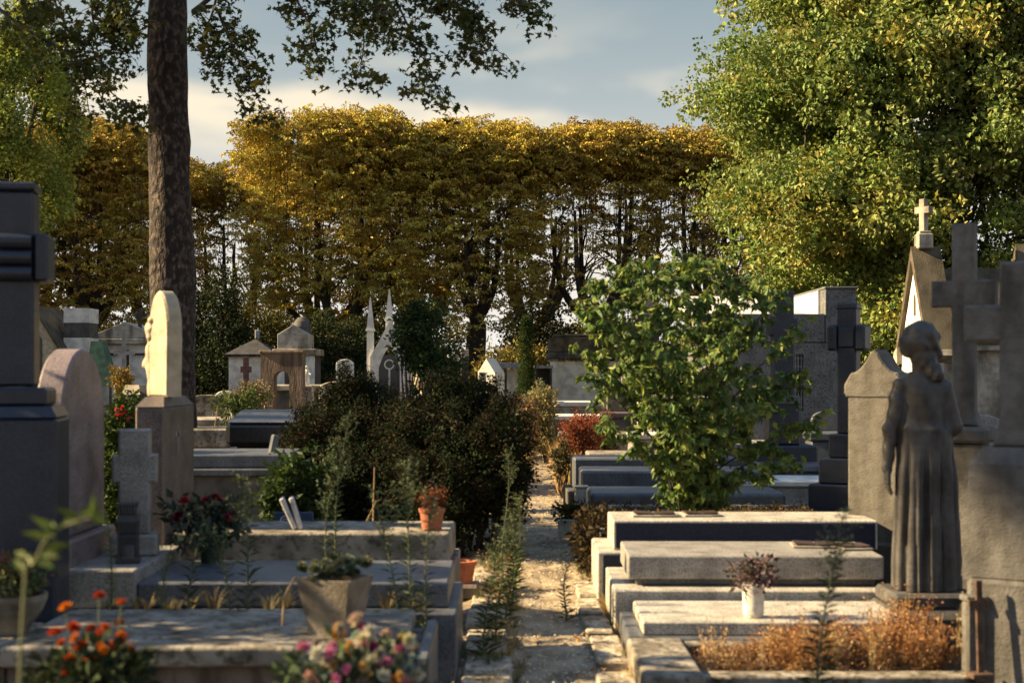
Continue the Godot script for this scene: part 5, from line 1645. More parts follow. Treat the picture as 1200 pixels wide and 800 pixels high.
	for k in [
		# x px, distance, width, height, depth, base, top, headstone height, label
		[205, 20.0, 1.6, 0.75, 1.0, 3, 0, 0.0, "pale flat slab tomb behind the brown pedestal"],
		[248, 21.5, 1.3, 0.95, 1.0, 1, 0, 0.0, "tilted pale slab tomb below the hip roofed chapel"],
		[258, 26.0, 0.5, 0.8, 0.4, 5, 5, 1.32, "low white headstone left of the hip roofed chapel"],
		[225, 25.0, 0.9, 0.6, 1.0, 1, 3, 1.25, "dark headstone beyond the brown pedestal"],
		[190, 29.0, 1.1, 0.7, 1.0, 3, 3, 1.3, "weathered headstone far behind the cream relief"],
		[60, 24.0, 0.9, 1.3, 0.9, 1, 0, 1.75, "dark stepped monument behind the great cross pedestal"],
		[85, 28.0, 0.8, 0.9, 0.8, 1, 6, 1.9, "brown tomb with a tall headstone behind the pink stele"],
		[180, 23.5, 0.9, 0.7, 0.9, 6, 3, 0.0, "low brown box tomb beyond the pointed stone"],
		[262, 18.5, 0.7, 0.85, 0.9, 0, 3, 0.0, "pale box tomb with a dry stalk before it"],
		[385, 24.0, 0.9, 1.0, 0.9, 1, 0, 1.5, "grey headstone above the left end of the dark shrub"],
		[400, 30.0, 0.5, 1.1, 0.5, 5, 5, 1.95, "white round shouldered headstone near the gothic monument"],
		[425, 21.0, 0.9, 0.9, 0.9, 3, 0, 1.2, "cream box tomb seen through the dark shrub"],
		[480, 19.0, 1.0, 0.85, 0.9, 0, 5, 0.0, "white topped box tomb behind the thin young tree"],
		[520, 20.0, 1.0, 0.95, 0.9, 3, 7, 0.0, "cream topped box tomb beneath the stone urn"],
		[585, 27.0, 1.2, 0.85, 1.0, 4, 0, 0.0, "slate tomb with a pale lid at the end of the dark shrub"],
		[603, 31.0, 1.0, 0.7, 1.0, 4, 4, 0.0, "blue slate box tomb near the far end of the path"],
		[612, 36.0, 1.4, 0.95, 1.0, 0, 3, 0.0, "broad pale tomb below the white portal"],
		[668, 33.0, 1.5, 1.0, 1.0, 0, 5, 0.0, "broad white topped tomb below the white chapel"],
		[683, 28.0, 1.2, 0.82, 1.0, 4, 5, 0.0, "blue grey tomb with a white rim beyond the red shrub"],
		[700, 24.5, 1.3, 0.6, 1.0, 0, 3, 0.0, "low pale tomb behind the red autumn shrub"],
		[735, 27.0, 0.8, 0.9, 0.8, 1, 6, 1.45, "dark headstone seen through the edge of the young tree"],
		[738, 34.0, 0.5, 1.2, 0.4, 7, 7, 2.15, "sunlit cream headstone behind the edge of the young tree"],
		[790, 22.0, 1.2, 0.7, 1.0, 2, 5, 1.3, "pale headstone hidden behind the young tree"],
		[850, 19.0, 1.4, 0.7, 1.0, 4, 2, 0.0, "grey box tomb seen low through the young tree"],
		[950, 15.5, 1.0, 0.62, 0.9, 4, 4, 0.0, "blue slate box tomb beside the blue granite cross"],
		[905, 14.6, 1.2, 0.52, 0.8, 2, 5, 0.0, "pale rimmed low tomb under the young tree"],
		[975, 17.5, 0.5, 0.9, 0.6, 4, 4, 1.15, "dark narrow headstone in front of the granite mausoleum"],
		[1120, 17.0, 0.9, 0.8, 0.9, 3, 0, 1.3, "pale headstone in front of the gothic chapel"],
		[1180, 14.0, 0.8, 0.7, 0.9, 2, 2, 1.2, "grey headstone behind the broad stone cross"]]:
		t = thing("box_tomb" if k[7] == 0.0 else "headstone_grave", k[8], "tomb", Vector3(px(k[0], k[1]), 0, -k[1]), rr(-5, 5), "graves among the distant chapels")
		lb(t, "base", Vector3(0, k[3] * 0.44, -k[4] / 2), Vector3(k[2], k[3] * 0.88, k[4]), M[S[k[5]]], 0.02)
		lb(t, "slab", Vector3(0, k[3] * 0.94 + 0.001, -k[4] / 2), Vector3(k[2] + 0.06, k[3] * 0.12, k[4] + 0.06), M[S[k[6]]], 0.02)
		if k[7] > 0.0:
			pr(t, "headstone", arch_poly(k[2] * 0.75, k[7] - k[3], 0.12), -0.1, 0.02, M[S[k[6]]], shift(0, k[3] + 0.002, -k[4] + 0.1), 0.01)

# ---------------------------------------------------------------- trees
func build_trees():
	var gold = Color(0.56, 0.46, 0.1)
	var amber = Color(0.49, 0.385, 0.09)
	var olive = Color(0.26, 0.22, 0.05)
	# clipped avenue: front row with one tree missing, and the row behind it
	for k in [
		[-334, 55.0, 11.2, 2.5, 0.0, gold, 1500, 3.6, 0.0, "clipped avenue tree beyond the view, shading its neighbours"],
		[-186, 55.0, 11.2, 2.5, 0.0, gold, 1500, 3.6, 0.0, "clipped avenue tree just beyond the view"],
		[-38, 55.0, 11.3, 2.5, 0.0, amber, 2300, 3.4, 0.0, "clipped golden tree behind the great granite cross"],
		[110, 55.0, 11.5, 2.5, 0.0, amber, 2500, 3.4, 0.0, "clipped golden tree between the great cross and the tall trunk"],
		[405, 55.0, 11.9, 2.75, 0.0, gold, 2900, 3.2, 1.4, "sunlit golden clipped tree at the open end of the avenue row"],
		[557, 55.0, 11.5, 2.5, 0.02, gold, 2500, 3.5, 0.0, "clipped golden tree with a thick ivied trunk behind the cypress"],
		[700, 55.0, 11.4, 2.5, 0.2, amber, 2100, 4.0, 0.0, "clipped golden tree with sky showing through its lower crown"],
		[835, 55.0, 11.2, 2.5, 0.2, amber, 2100, 4.0, 0.0, "clipped golden tree next to the large green maple"],
		[970, 56.0, 11.0, 2.5, 0.05, amber, 1500, 3.8, 0.0, "clipped golden tree half hidden by the large green maple"]]:
		avenue_tree(k[9], k[0], k[1], k[2], k[3], k[4], k[5], int(k[6] * (0.95 if k[4] > 0.1 else 1.15)), k[7], k[8])
	for k in [
		[-100, 64.0, 11.2, 2.8, 0.0, amber, 1500, 3.2, "second row clipped tree at the edge of the view"],
		[40, 64.0, 11.2, 2.8, 0.0, amber, 1500, 3.2, "second row clipped tree behind the great cross"],
		[175, 64.0, 11.6, 2.8, 0.05, amber, 1600, 3.2, "second row clipped tree behind the tall trunk"],
		[275, 66.0, 11.4, 2.8, 0.16, olive, 1300, 3.2, "second row clipped tree seen through the gap in the avenue"],
		[370, 64.0, 11.6, 2.8, 0.0, amber, 1500, 3.2, "second row clipped tree behind the open end of the avenue"],
		[490, 64.0, 11.8, 2.8, 0.0, gold, 1600, 3.2, "second row clipped tree above the gothic monument"],
		[625, 65.0, 12.0, 2.8, 0.3, amber, 1000, 7.0, "second row clipped tree above the cypress"],
		[760, 65.0, 12.0, 2.8, 0.3, amber, 900, 7.6, "second row clipped tree above the young green tree"],
		[900, 65.0, 11.6, 2.8, 0.1, amber, 1000, 5.0, "second row clipped tree behind the large green maple"]]:
		avenue_tree(k[8], k[0], k[1], k[2], k[3], k[4], k[5], int(k[6] * (0.75 if k[4] > 0.1 else 1.0)), k[7])
	# undergrowth and lower trees beneath the avenue
	var dark = [Color(0.03, 0.045, 0.022), Color(0.045, 0.055, 0.022), Color(0.03, 0.04, 0.02)]
	var mid = [Color(0.09, 0.085, 0.02), Color(0.13, 0.1, 0.02), Color(0.06, 0.065, 0.02)]
	for k in [
		[262, 47.0, 5.2, 1.5, dark, "dark conical evergreen right of the tall trunk"],
		[225, 48.0, 4.4, 1.7, dark, "dark evergreen bush close beside the tall trunk"],
		[310, 49.0, 3.9, 2.0, mid, "brownish bush below the open end of the avenue"],
		[375, 50.0, 3.6, 1.8, dark, "dark bush behind the domed chapel"],
		[440, 52.0, 3.4, 1.9, dark, "dark bush behind the gothic monument"],
		[505, 51.0, 3.4, 1.7, mid, "olive bush left of the ivied trunk"],
		[640, 52.0, 4.0, 2.0, [Color(0.06, 0.06, 0.025), Color(0.05, 0.045, 0.02)], "dusky bush behind the cypress"],
		[730, 52.0, 3.6, 2.0, mid, "olive bush behind the young green tree"],
		[60, 50.0, 3.8, 2.0, mid, "yellowish bush behind the cream gabled chapel"],
		[150, 51.0, 3.2, 2.0, mid, "olive bush behind the white pediment chapel"],
		[870, 48.0, 4.2, 2.2, mid, "olive bush behind the granite mausoleum"]]:
		var H = k[2]
		var lobes = []
		for i in 5:
			var f = i / 4.0
			lobes.append([Vector3(rr(-0.3, 0.3) * k[3], H * (0.18 + 0.66 * f), rr(-0.4, 0.4)), Vector3(k[3] * (1.0 - 0.6 * f if k[5].contains("conical") else 1.0 - 0.3 * f), H * 0.2, k[3] * (1.0 - 0.5 * f))])
		bush("evergreen" if k[4] == dark else "leafy_bush", k[5], "bush", Vector3(px(k[0], k[1]), 0, -k[1]), lobes, T.clump_broad, k[4], 7.0, "bushes beneath the avenue")
	# yellow hedge in the sun behind the white portal, a far wood closing the view
	bush("yellow_hedge", "yellow leaved hedge catching the sun behind the white portal", "hedge", Vector3(px(612, 46.0), 0, -46.0), [[Vector3(-0.8, 1.4, 0), Vector3(0.9, 1.1, 0.7)], [Vector3(0.2, 1.6, 0), Vector3(0.8, 1.2, 0.7)], [Vector3(1.1, 1.4, 0), Vector3(0.7, 1.0, 0.7)]], T.clump_broad, [Color(0.26, 0.2, 0.05), Color(0.2, 0.17, 0.05)], 12.0)
	var w = []
	var c = []
	for i in 5200:
		var x = rr(-60, 60)
		var hgt = 3.4 + 1.4 * sin(x * 0.4) + 0.7 * sin(x * 1.3 + 1.0)
		w.append(Transform3D(turned(rr(1.6, 3.0), 1.0), Vector3(x, rr(0.1, hgt), -rr(82, 86))))
		c.append(tint([Color(0.07, 0.075, 0.025), Color(0.12, 0.1, 0.025), Color(0.05, 0.06, 0.02)][i % 3], 0.3))
	tag(scatter(self, "far_undergrowth", T.clump_broad, M.leaves_dull, w, c), "dim bank of far undergrowth closing the view beneath the avenue", "undergrowth", "", "stuff")
	# cypress
	var cy = thing("cypress", "slim dark green columnar cypress near the end of the path", "tree", Vector3(px(617, 38.0), 0, -38.0))
	var tr := Mb.new()
	tr.tube([Vector3.ZERO, Vector3(0, 3.0, 0)], [0.05, 0.015], 6)
	part(cy, "trunk", tr, M.bark_dark)
	w = []; c = []
	for i in 900:
		var k = rng.randf()
		var r = (0.26 * pow(1.0 - k, 0.55) + 0.02) * rr(0.6, 1.05)
		var a = rr(0, TAU)
		w.append(Transform3D(turned(rr(0.7, 1.1), 1.0), Vector3(cos(a) * r, 0.1 + k * 3.05, sin(a) * r)))
		c.append(tint([Color(0.035, 0.06, 0.018), Color(0.05, 0.075, 0.02)][i % 2], 0.3))
	scatter(cy, "crown", T.clump_fine, M.leaves_dull, w, c)
	# the large green maple on the right
	var D = 34.0
	var bp = Vector3(px(1048, D), 0, -D)
	broad_tree("green_maple", "large spreading maple of green and yellowing leaves behind the chapel", bp, 0.32, 5.0, Vector3(2.0, 8.0, 0.0), Vector3(6.0, 7.0, 5.5), 450, 50, T.clump_maple,
		[Color(0.19, 0.26, 0.075), Color(0.22, 0.28, 0.08), Color(0.16, 0.23, 0.07), Color(0.26, 0.3, 0.085), Color(0.23, 0.29, 0.085), Color(0.2, 0.27, 0.085), Color(0.18, 0.26, 0.08), Color(0.33, 0.31, 0.085), Color(0.23, 0.28, 0.085)], 0.3, "bark_dark", null, 1.5)
	# pale green tree behind the great cross
	broad_tree("weeping_tree", "light green feathery tree with drooping sprays at the upper edge", Vector3(px(15, 42.0), 0, -42.0), 0.25, 4.5, Vector3(-0.3, 8.6, 0), Vector3(2.1, 3.8, 2.0), 74, 42, T.clump_broad,
		[Color(0.34, 0.39, 0.09), Color(0.4, 0.42, 0.09), Color(0.28, 0.34, 0.08)], 1.4, "bark_dark", null, 0.62)
	# trees out of the picture on the sunny side, whose crowns dapple the graves
	broad_tree("shade_tree", "broad tree outside the view to the west, dappling the graves", Vector3(-15.5, 0, -4.6), 0.3, 7.0, Vector3(0, 13.5, -3.8), Vector3(2.2, 2.1, 2.8), 62, 36, T.clump_broad, [Color(0.1, 0.12, 0.03)], 0.3, "bark_dark", null, 1.0)
	broad_tree("shade_tree", "second broad tree outside the view to the west", Vector3(-17.0, 0, -16.0), 0.3, 5.5, Vector3(0, 13.6, 0), Vector3(2.8, 2.8, 3.0), 44, 26, T.clump_broad, [Color(0.1, 0.12, 0.03)], 0.3, "bark_dark", null, 1.0)
	broad_tree("shade_tree", "third broad tree outside the view, shading the distant chapels", Vector3(-21.5, 0, -33.5), 0.35, 4.0, Vector3(0, 8.4, 0), Vector3(3.0, 4.2, 3.8), 90, 34, T.clump_broad, [Color(0.1, 0.12, 0.03)], 0.35, "bark_dark", null, 1.3)
	bush("evergreen", "tall unseen evergreen added outside the view beside the great cross, shading the nearest slab", "bush", Vector3(-5.4, 0, -6.9), [[Vector3(0, 1.1, 0), Vector3(0.8, 1.1, 0.8)], [Vector3(0.1, 2.3, 0.1), Vector3(0.65, 0.8, 0.7)], [Vector3(0, 3.1, -0.1), Vector3(0.4, 0.6, 0.5)]], T.clump_broad, dark, 9.0, "")  # unseen bush added to cast shade on the nearest slab
	near_tree()

# the tall tree whose trunk stands behind the cream relief and whose boughs hang into the sky
func near_tree():
	var D = 17.0
	var base = Vector3(px(200, D), 0, -D)
	var t = thing("tall_maple", "tall bare dark trunk whose maple boughs hang across the top of the view", "tree", base)
	var b := Mb.new()
	var pts = []
	var rad = []
	for i in 40:
		var y = i * 0.22
		pts.append(Vector3(sin(y * 0.9) * 0.035 - 0.002 * y, y, cos(y * 0.7) * 0.03))
		rad.append(0.285 - 0.011 * y + 0.014 * sin(y * 2.3 + 1.0) + 0.022 * exp(-pow((y - 4.35) / 0.22, 2.0)) + 0.018 * exp(-pow((y - 2.7) / 0.3, 2.0)) + (0.12 * exp(-y * 3.0)))
	b.tube(pts, rad, 26, 0.055, 5)
	part(t, "trunk", b, M.bark_maple)
	var spray = [leaf_spray(11, 0.08, 0.13), leaf_spray(10, 0.085, 0.15)]
	var where = [[], []]
	var cols = [[], []]
	var tones = [Color(0.065, 0.085, 0.026), Color(0.08, 0.092, 0.026), Color(0.05, 0.075, 0.026), Color(0.1, 0.1, 0.03)]
	# boughs that show: pixel points of the bough, its distance at both ends, how densely it is leafed
	var boughs = [
		[[[226, 14], [250, 8], [262, 30], [276, 62], [292, 92], [312, 136]], 16.8, 15.6, 1.0],
		[[[226, 14], [300, -40], [340, -10], [362, 30], [372, 66]], 16.6, 15.4, 0.9],
		[[[222, -60], [380, -70], [410, -10], [426, 40], [420, 92]], 16.6, 15.0, 0.8],
		[[[222, -60], [400, -90], [452, -20], [478, 30], [500, 72], [512, 104]], 16.6, 15.0, 1.1],
		[[[222, -60], [440, -90], [510, -22], [545, 16], [562, 38], [586, 62]], 16.6, 15.4, 1.0],
		[[[222, -60], [470, -100], [570, -34], [606, -4], [630, 12]], 16.6, 15.6, 0.8],
		[[[222, -60], [330, -60], [390, -14], [440, 6], [470, 22]], 16.6, 15.2, 1.0],
		[[[222, -60], [420, -80], [470, -30], [530, 0], [560, 20]], 16.6, 15.8, 1.0],
		[[[222, -60], [260, -50], [250, 10], [240, 40], [250, 70]], 16.8, 16.0, 0.8],
		[[[178, -20], [158, 12], [148, 40], [150, 70]], 16.8, 16.0, 0.6],
		[[[190, -60], [100, -60], [106, 0], [112, 50], [122, 92]], 16.8, 15.2, 0.8],
		[[[190, -60], [-40, -40], [6, 16], [44, 42], [84, 66], [112, 92], [146, 122], [160, 128]], 16.8, 14.8, 0.9],
		[[[190, -60], [30, -50], [20, -10], [40, 10], [58, 4]], 16.8, 15.0, 0.8],
		[[[190, -60], [60, -40], [74, 24], [92, 58], [104, 134]], 16.8, 15.4, 0.7],
		[[[190, -60], [120, -50], [132, 0], [140, 20], [138, 34]], 16.8, 15.6, 0.9]]
	for k in boughs:
		var q = []
		for i in k[0].size():
			q.append(at(k[0][i][0], k[0][i][1], lerpf(k[1], k[2], float(i) / (k[0].size() - 1))) - base)
		var lm := Mb.new()
		var cp = []
		var cr = []
		for j in 22:
			cp.append(bez(q, j / 21.0)); cr.append(lerpf(0.034, 0.004, pow(j / 21.0, 0.6)))
		lm.tube(cp, cr, 6)
		var n = int(27 * k[3])
		for j in n:
			var f = lerpf(0.36, 1.0, (j + rng.randf()) / n)
			var s = bez(q, f)
			if s.y + base.y > 6.4 and f < 0.6: continue
			var e = s + Vector3(rr(-0.3, 0.3), rr(-0.3, 0.12), rr(-0.26, 0.26)) * (1.15 - 0.4 * f)
			limb(lm, s, e, 0.006, 0.002, 0.12, 4, 3)
			for m in 2:
				var g = rng.randi() % 2
				where[g].append(Transform3D(turned(rr(0.7, 1.1), 0.35), e.lerp(s, m * rr(0.3, 0.6)) + Vector3(rr(-0.06, 0.06), rr(-0.06, 0.04), rr(-0.06, 0.06))))
				cols[g].append(tint(tones[rng.randi() % tones.size()], 0.3))
		part(t, "bough", lm, M.twig)
	# the crown above the picture
	for i in 7:
		var lm := Mb.new()
		var a = TAU * i / 7.0 + 0.3
		var hub = Vector3(cos(a) * rr(2.2, 3.4), rr(8.4, 10.6), sin(a) * rr(2.2, 3.4))
		limb(lm, pts[39] - Vector3(0, rr(0.0, 1.0), 0), hub, 0.11, 0.03, 0.1, 6, 6)
		for j in 12:
			var s = hub + Vector3(rr(-1.6, 1.6), rr(-0.6, 1.4), rr(-1.6, 1.6))
			limb(lm, hub, s, 0.025, 0.006, 0.05, 4, 3)
			for m in 16:
				where[m % 2].append(Transform3D(turned(rr(0.8, 1.2), 0.35), s + Vector3(rr(-0.6, 0.6), rr(-0.3, 0.3), rr(-0.6, 0.6))))
				cols[m % 2].append(tint(tones[rng.randi() % tones.size()], 0.3))
		part(t, "limb", lm, M.bark_maple)
	for g in 2: scatter(t, "crown", spray[g], M.leaves, where[g], cols[g])

# ---------------------------------------------------------------- shrubs and weeds
func build_plants():
	var w = []
	var c = []
	# young tree growing out of the bed grave
	var D = 11.6
	var base = at(812, 600, D)
	base.y = 0.393
	var t = thing("young_maple", "bushy young tree with pointed green leaves growing from a kerbed grave", "tree", base)
	var lm := Mb.new()
	var lf := Mb.new()
	lf.leaf(Vector3.ZERO, Vector3(0, 0, 1), Vector3(1, 0, 0), 1.0, 0.46, 0.14, 0.22)
	lf.leaf(Vector3(0, 0, 0.12), Vector3(0.55, 0, 0.8).normalized(), Vector3(0.8, 0, -0.55).normalized(), 0.55, 0.26, 0.1, 0.2)
	lf.leaf(Vector3(0, 0, 0.12), Vector3(-0.55, 0, 0.8).normalized(), Vector3(0.8, 0, 0.55).normalized(), 0.55, 0.26, 0.1, 0.2)
	for k in [[692, 330, 11.2], [672, 395, 11.5], [700, 440, 11.3], [722, 318, 11.9], [748, 300, 11.4], [775, 320, 11.0], [800, 296, 11.7], [832, 300, 11.3], [858, 316, 12.0], [880, 330, 11.2], [905, 345, 11.7], [930, 380, 11.3], [938, 432, 11.8], [948, 490, 11.3], [930, 545, 11.1], [715, 500, 11.1], [742, 380, 10.9], [850, 400, 10.9], [800, 420, 10.8], [880, 470, 10.9], [770, 470, 10.9], [820, 350, 12.1], [780, 400, 12.2], [870, 380, 12.3], [735, 420, 12.0], [905, 450, 12.2], [688, 360, 11.0], [840, 470, 11.0], [800, 520, 11.0], [910, 520, 11.4]]:
		var tip = at(k[0], k[1], k[2]) - base
		var root = Vector3(rr(-0.14, 0.14), 0, rr(-0.12, 0.12))
		var q = [root, root.lerp(tip, 0.4) + Vector3(-tip.x * 0.14, 0.1 * tip.y, 0), root.lerp(tip, 0.75) + Vector3(0, 0.08 * tip.y, 0), tip]
		var cp = []
		var cr = []
		for j in 12:
			cp.append(bez(q, j / 11.0)); cr.append(lerpf(0.012, 0.002, j / 11.0))
		lm.tube(cp, cr, 5)
		var L = root.distance_to(tip)
		for j in int(L * 26):
			var f = rr(0.12, 1.0)
			var s = bez(q, f)
			var a = rr(0, TAU)
			var e = s + Vector3(cos(a) * rr(0.06, 0.2), rr(-0.08, 0.1), sin(a) * rr(0.06, 0.2))
			lm.tube([s, e], [0.0022, 0.0012], 3)
			for m in 8:
				var p = s.lerp(e, rr(0.3, 1.1))
				var dir = Vector3(rr(-1, 1), rr(-2.0, -0.1), rr(-1, 1)).normalized()
				var bs = Basis.looking_at(-dir, Vector3(rr(-1, 1), rr(-0.3, 0.8), rr(-1, 1)).normalized())
				w.append(Transform3D(bs.scaled(Vector3.ONE * rr(0.055, 0.105)), p))
				c.append(tint([Color(0.105, 0.17, 0.045), Color(0.12, 0.185, 0.05), Color(0.085, 0.14, 0.042), Color(0.23, 0.275, 0.065)][rng.randi() % 4], 0.28))
	part(t, "stems", lm, M.twig)
	scatter(t, "crown", lf.mesh(), M.leaves, w, c)
	# dark mass of shrubs left of the path
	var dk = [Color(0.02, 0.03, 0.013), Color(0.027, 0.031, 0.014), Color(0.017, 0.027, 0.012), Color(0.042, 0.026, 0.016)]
	var S = func(x0, y0, rx, ry, d, rz): return [at(x0, y0, d), Vector3(rx * d / FOCAL, ry * d / FOCAL, rz)]
	for k in [
		["dark_shrub", "large dark reddish shrub spreading over the edge of the path", 13.0, [[556, 552, 56, 74, 13.0, 0.5], [540, 478, 36, 36, 13.4, 0.35], [590, 552, 30, 60, 12.7, 0.3], [512, 578, 52, 48, 12.6, 0.4], [512, 500, 34, 44, 13.6, 0.35], [570, 498, 30, 34, 13.2, 0.3], [486, 530, 40, 46, 13.2, 0.4]]],
		["dark_shrub", "dark green shrub beside the polished black sarcophagus", 14.0, [[396, 528, 52, 56, 14.2, 0.6], [430, 506, 40, 44, 14.6, 0.5], [390, 578, 50, 48, 13.4, 0.5], [448, 572, 52, 50, 13.4, 0.45], [362, 545, 30, 40, 13.8, 0.4], [410, 470, 30, 30, 14.4, 0.3], [452, 520, 30, 44, 14.0, 0.35]]]]:
		var bs = Vector3(px(k[3][0][0], k[2]), 0, -k[2])
		var lobes = []
		for e in k[3]:
			var q = S.call(e[0], e[1], e[2], e[3], e[4], e[5])
			lobes.append([q[0] - bs, q[1]])
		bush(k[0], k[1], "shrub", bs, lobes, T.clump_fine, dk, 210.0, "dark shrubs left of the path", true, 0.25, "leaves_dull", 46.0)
	var bs = Vector3(px(350, 10.6), 0, -10.6)
	bush("green_bush", "low glossy green bush behind the marble book plaque", "shrub", bs, [[at(350, 582, 10.6) - bs, Vector3(0.19, 0.24, 0.2)], [at(336, 592, 10.5) - bs, Vector3(0.13, 0.16, 0.15)]], T.clump_small, [Color(0.05, 0.08, 0.025), Color(0.035, 0.06, 0.02)], 420.0, "", true, 0.5, "leaves")
	# thin young tree with dark leaves rising from the shrubs
	bs = Vector3(px(474, 17.0), 0, -17.0)
	bush("thin_tree", "thin young tree with dark leaves rising over the shrubs beside the gothic monument", "tree", bs, [[at(490, 410, 17.0) - bs, Vector3(0.34, 0.3, 0.3)], [at(480, 380, 17.0) - bs, Vector3(0.14, 0.2, 0.14)], [at(500, 375, 17.0) - bs, Vector3(0.2, 0.2, 0.2)], [at(510, 430, 17) - bs, Vector3(0.3, 0.2, 0.25)]], T.clump_small, [Color(0.045, 0.075, 0.03), Color(0.06, 0.085, 0.032)], 100.0, "", true, 0.1, "leaves_dull", 20.0)
	# rose bush
	bs = Vector3(px(153, 12.6), 0, -12.6)
	var rs = bush("rose_bush", "rose bush with red and pink blooms behind the small grey cross", "shrub", bs, [[at(153, 505, 12.6) - bs, Vector3(0.24, 0.28, 0.25)], [at(150, 540, 12.6) - bs, Vector3(0.2, 0.3, 0.2)], [at(140, 590, 12.6) - bs, Vector3(0.24, 0.42, 0.2)]], T.clump_small, [Color(0.06, 0.09, 0.025), Color(0.045, 0.075, 0.025)], 260.0, "", true, 0.4)
	w = []; c = []
	for k in [[136, 481], [144, 478], [147, 484], [151, 492], [158, 488], [139, 488], [163, 494]]:
		w.append(Transform3D(turned(rr(0.03, 0.042), 0.4), at(k[0], k[1], 12.35) - bs)); c.append(tint([Color(0.5, 0.03, 0.05), Color(0.55, 0.1, 0.1), Color(0.45, 0.02, 0.02)][w.size() % 3], 0.2))
	scatter(rs, "blooms", T.rose, M.petals, w, c)
	# other bushes in the middle distance
	for k in [
		["pale_bush", "pale dried bush in front of the hip roofed chapel", 293, 466, 22.0, 22, 16, [Color(0.28, 0.22, 0.13), Color(0.2, 0.16, 0.09)]],
		["green_shrub", "bright green low shrub on the far graves near the black sarcophagus", 278, 474, 20.0, 24, 12, [Color(0.09, 0.13, 0.04), Color(0.12, 0.15, 0.06)]],
		["yellow_bush", "small yellow bush by the foot of the wreathed cross", 142, 448, 21.0, 10, 12, [Color(0.3, 0.2, 0.05), Color(0.22, 0.16, 0.04)]],
		["red_shrub", "rust red autumn shrub beside the far end of the path", 682, 512, 20.0, 20, 30, [Color(0.26, 0.07, 0.03), Color(0.33, 0.13, 0.07), Color(0.18, 0.05, 0.025)]],
		["red_shrub", "second rusty shrub behind the dark graves", 706, 510, 21.0, 14, 22, [Color(0.18, 0.06, 0.03), Color(0.12, 0.07, 0.03)]],
		["edge_bush", "dark little bush against the kerb beside the far path", 660, 545, 18.5, 12, 18, [Color(0.05, 0.055, 0.025), Color(0.09, 0.07, 0.035)]],
		["pale_bush", "dry straw coloured bush at the far end of the path", 640, 480, 26.0, 14, 24, [Color(0.34, 0.28, 0.13), Color(0.28, 0.25, 0.12)]],
		["pale_bush", "dry pinkish bush left of the far end of the path", 618, 490, 25.0, 11, 26, [Color(0.42, 0.27, 0.14), Color(0.32, 0.22, 0.12)]],
		["green_shrub", "grey green shrub at the end of the path under the cypress", 632, 470, 30.0, 12, 18, [Color(0.16, 0.18, 0.1), Color(0.2, 0.2, 0.12)]]]:
		bs = Vector3(px(k[2], k[4]), 0, -k[4])
		var cen = at(k[2], k[3], k[4]) - bs
		var lobes = [[cen, Vector3(k[5], k[6], k[5]) * k[4] / FOCAL]]
		if cen.y > 0.5: lobes.append([cen * Vector3(1, 0.45, 1), Vector3(k[5] * k[4] / FOCAL * 0.8, cen.y * 0.5, k[5] * k[4] / FOCAL * 0.8)])
		bush(k[0], k[1], "bush", bs, lobes, T.clump_small if k[0] != "red_shrub" else T.clump_fine, k[7], 95.0 if k[0] != "red_shrub" else 130.0, "bushes among the graves", true, 0.1, "leaves_dull", 26.0)
	# dead ivy hanging over the end of the bed grave, dry litter on its top
	w = []; c = []
	for i in 300:
		w.append(Transform3D(turned(rr(0.7, 1.2), 1.0), Vector3(0.66 + rr(-0.06, 0.12), rr(0.05, 0.44), -rr(10.95, 12.2)))); c.append(tint([Color(0.07, 0.045, 0.025), Color(0.1, 0.065, 0.035), Color(0.035, 0.03, 0.018)][i % 3], 0.35))
	tag(scatter(self, "dead_ivy", T.clump_small, M.leaves_dull, w, c), "brown dead ivy hanging over the end of the bed grave", "ivy", "", "stuff")
	w = []; c = []
	for i in 420:
		w.append(Transform3D(turned(rr(0.3, 0.6), 1.0), Vector3(rr(0.72, 2.6), 0.39 + rr(0.0, 0.03), -rr(11.1, 13.0)))); c.append(tint([Color(0.1, 0.065, 0.035), Color(0.14, 0.09, 0.045), Color(0.05, 0.05, 0.02)][i % 3], 0.35))
	tag(scatter(self, "bed_litter", T.clump_small, M.leaves_dull, w, c), "brown dry litter and moss lying on the bed grave", "litter", "", "stuff")
	# dry orange weeds in the kerbed bed
	var dm = dry_plant_mesh(11, 0.24, 0.11, 10, 0.018)
	w = []; c = []
	for i in 125:
		var x = rr(0.98, 2.26)
		var hgt = 0.3 + 0.7 * smoothstep(1.05, 1.5, x) * (0.62 + 0.5 * sin(x * 7.0) * sin(x * 3.1 + 1.0))
		if i % 9 == 0: hgt *= 1.5
		w.append(Transform3D(Basis(Vector3.UP, rr(0, TAU)).scaled(Vector3(1, hgt * rr(0.35, 1.45), 1) * rr(0.7, 1.25)), Vector3(x, 0.08, -rr(7.12, 7.66))))
		c.append(tint([Color(0.42, 0.24, 0.11), Color(0.34, 0.18, 0.085), Color(0.48, 0.32, 0.17), Color(0.26, 0.14, 0.075)][rng.randi() % 4], 0.25))
	for i in 7:
		w.append(Transform3D(Basis(Vector3.UP, rr(0, TAU)).scaled(Vector3(0.9, rr(0.9, 1.4), 0.9)), Vector3(rr(2.02, 2.24), 0.08, -rr(7.5, 7.72)))); c.append(tint(Color(0.3, 0.14, 0.06), 0.25))
	for i in 26:
		w.append(Transform3D(Basis(Vector3(rr(-1, 1), 0, rr(-1, 1)).normalized(), rr(0.2, 1.2)).scaled(Vector3(0.5, rr(0.8, 1.5), 0.5)), Vector3(rr(0.98, 2.26), 0.09, -rr(7.12, 7.66)))); c.append(tint(Color(0.56, 0.42, 0.24), 0.2))
	tag(scatter(self, "dry_weeds", dm, M.leaves_dull, w, c), "dense dry orange weeds filling the kerbed bed", "weeds", "", "stuff")
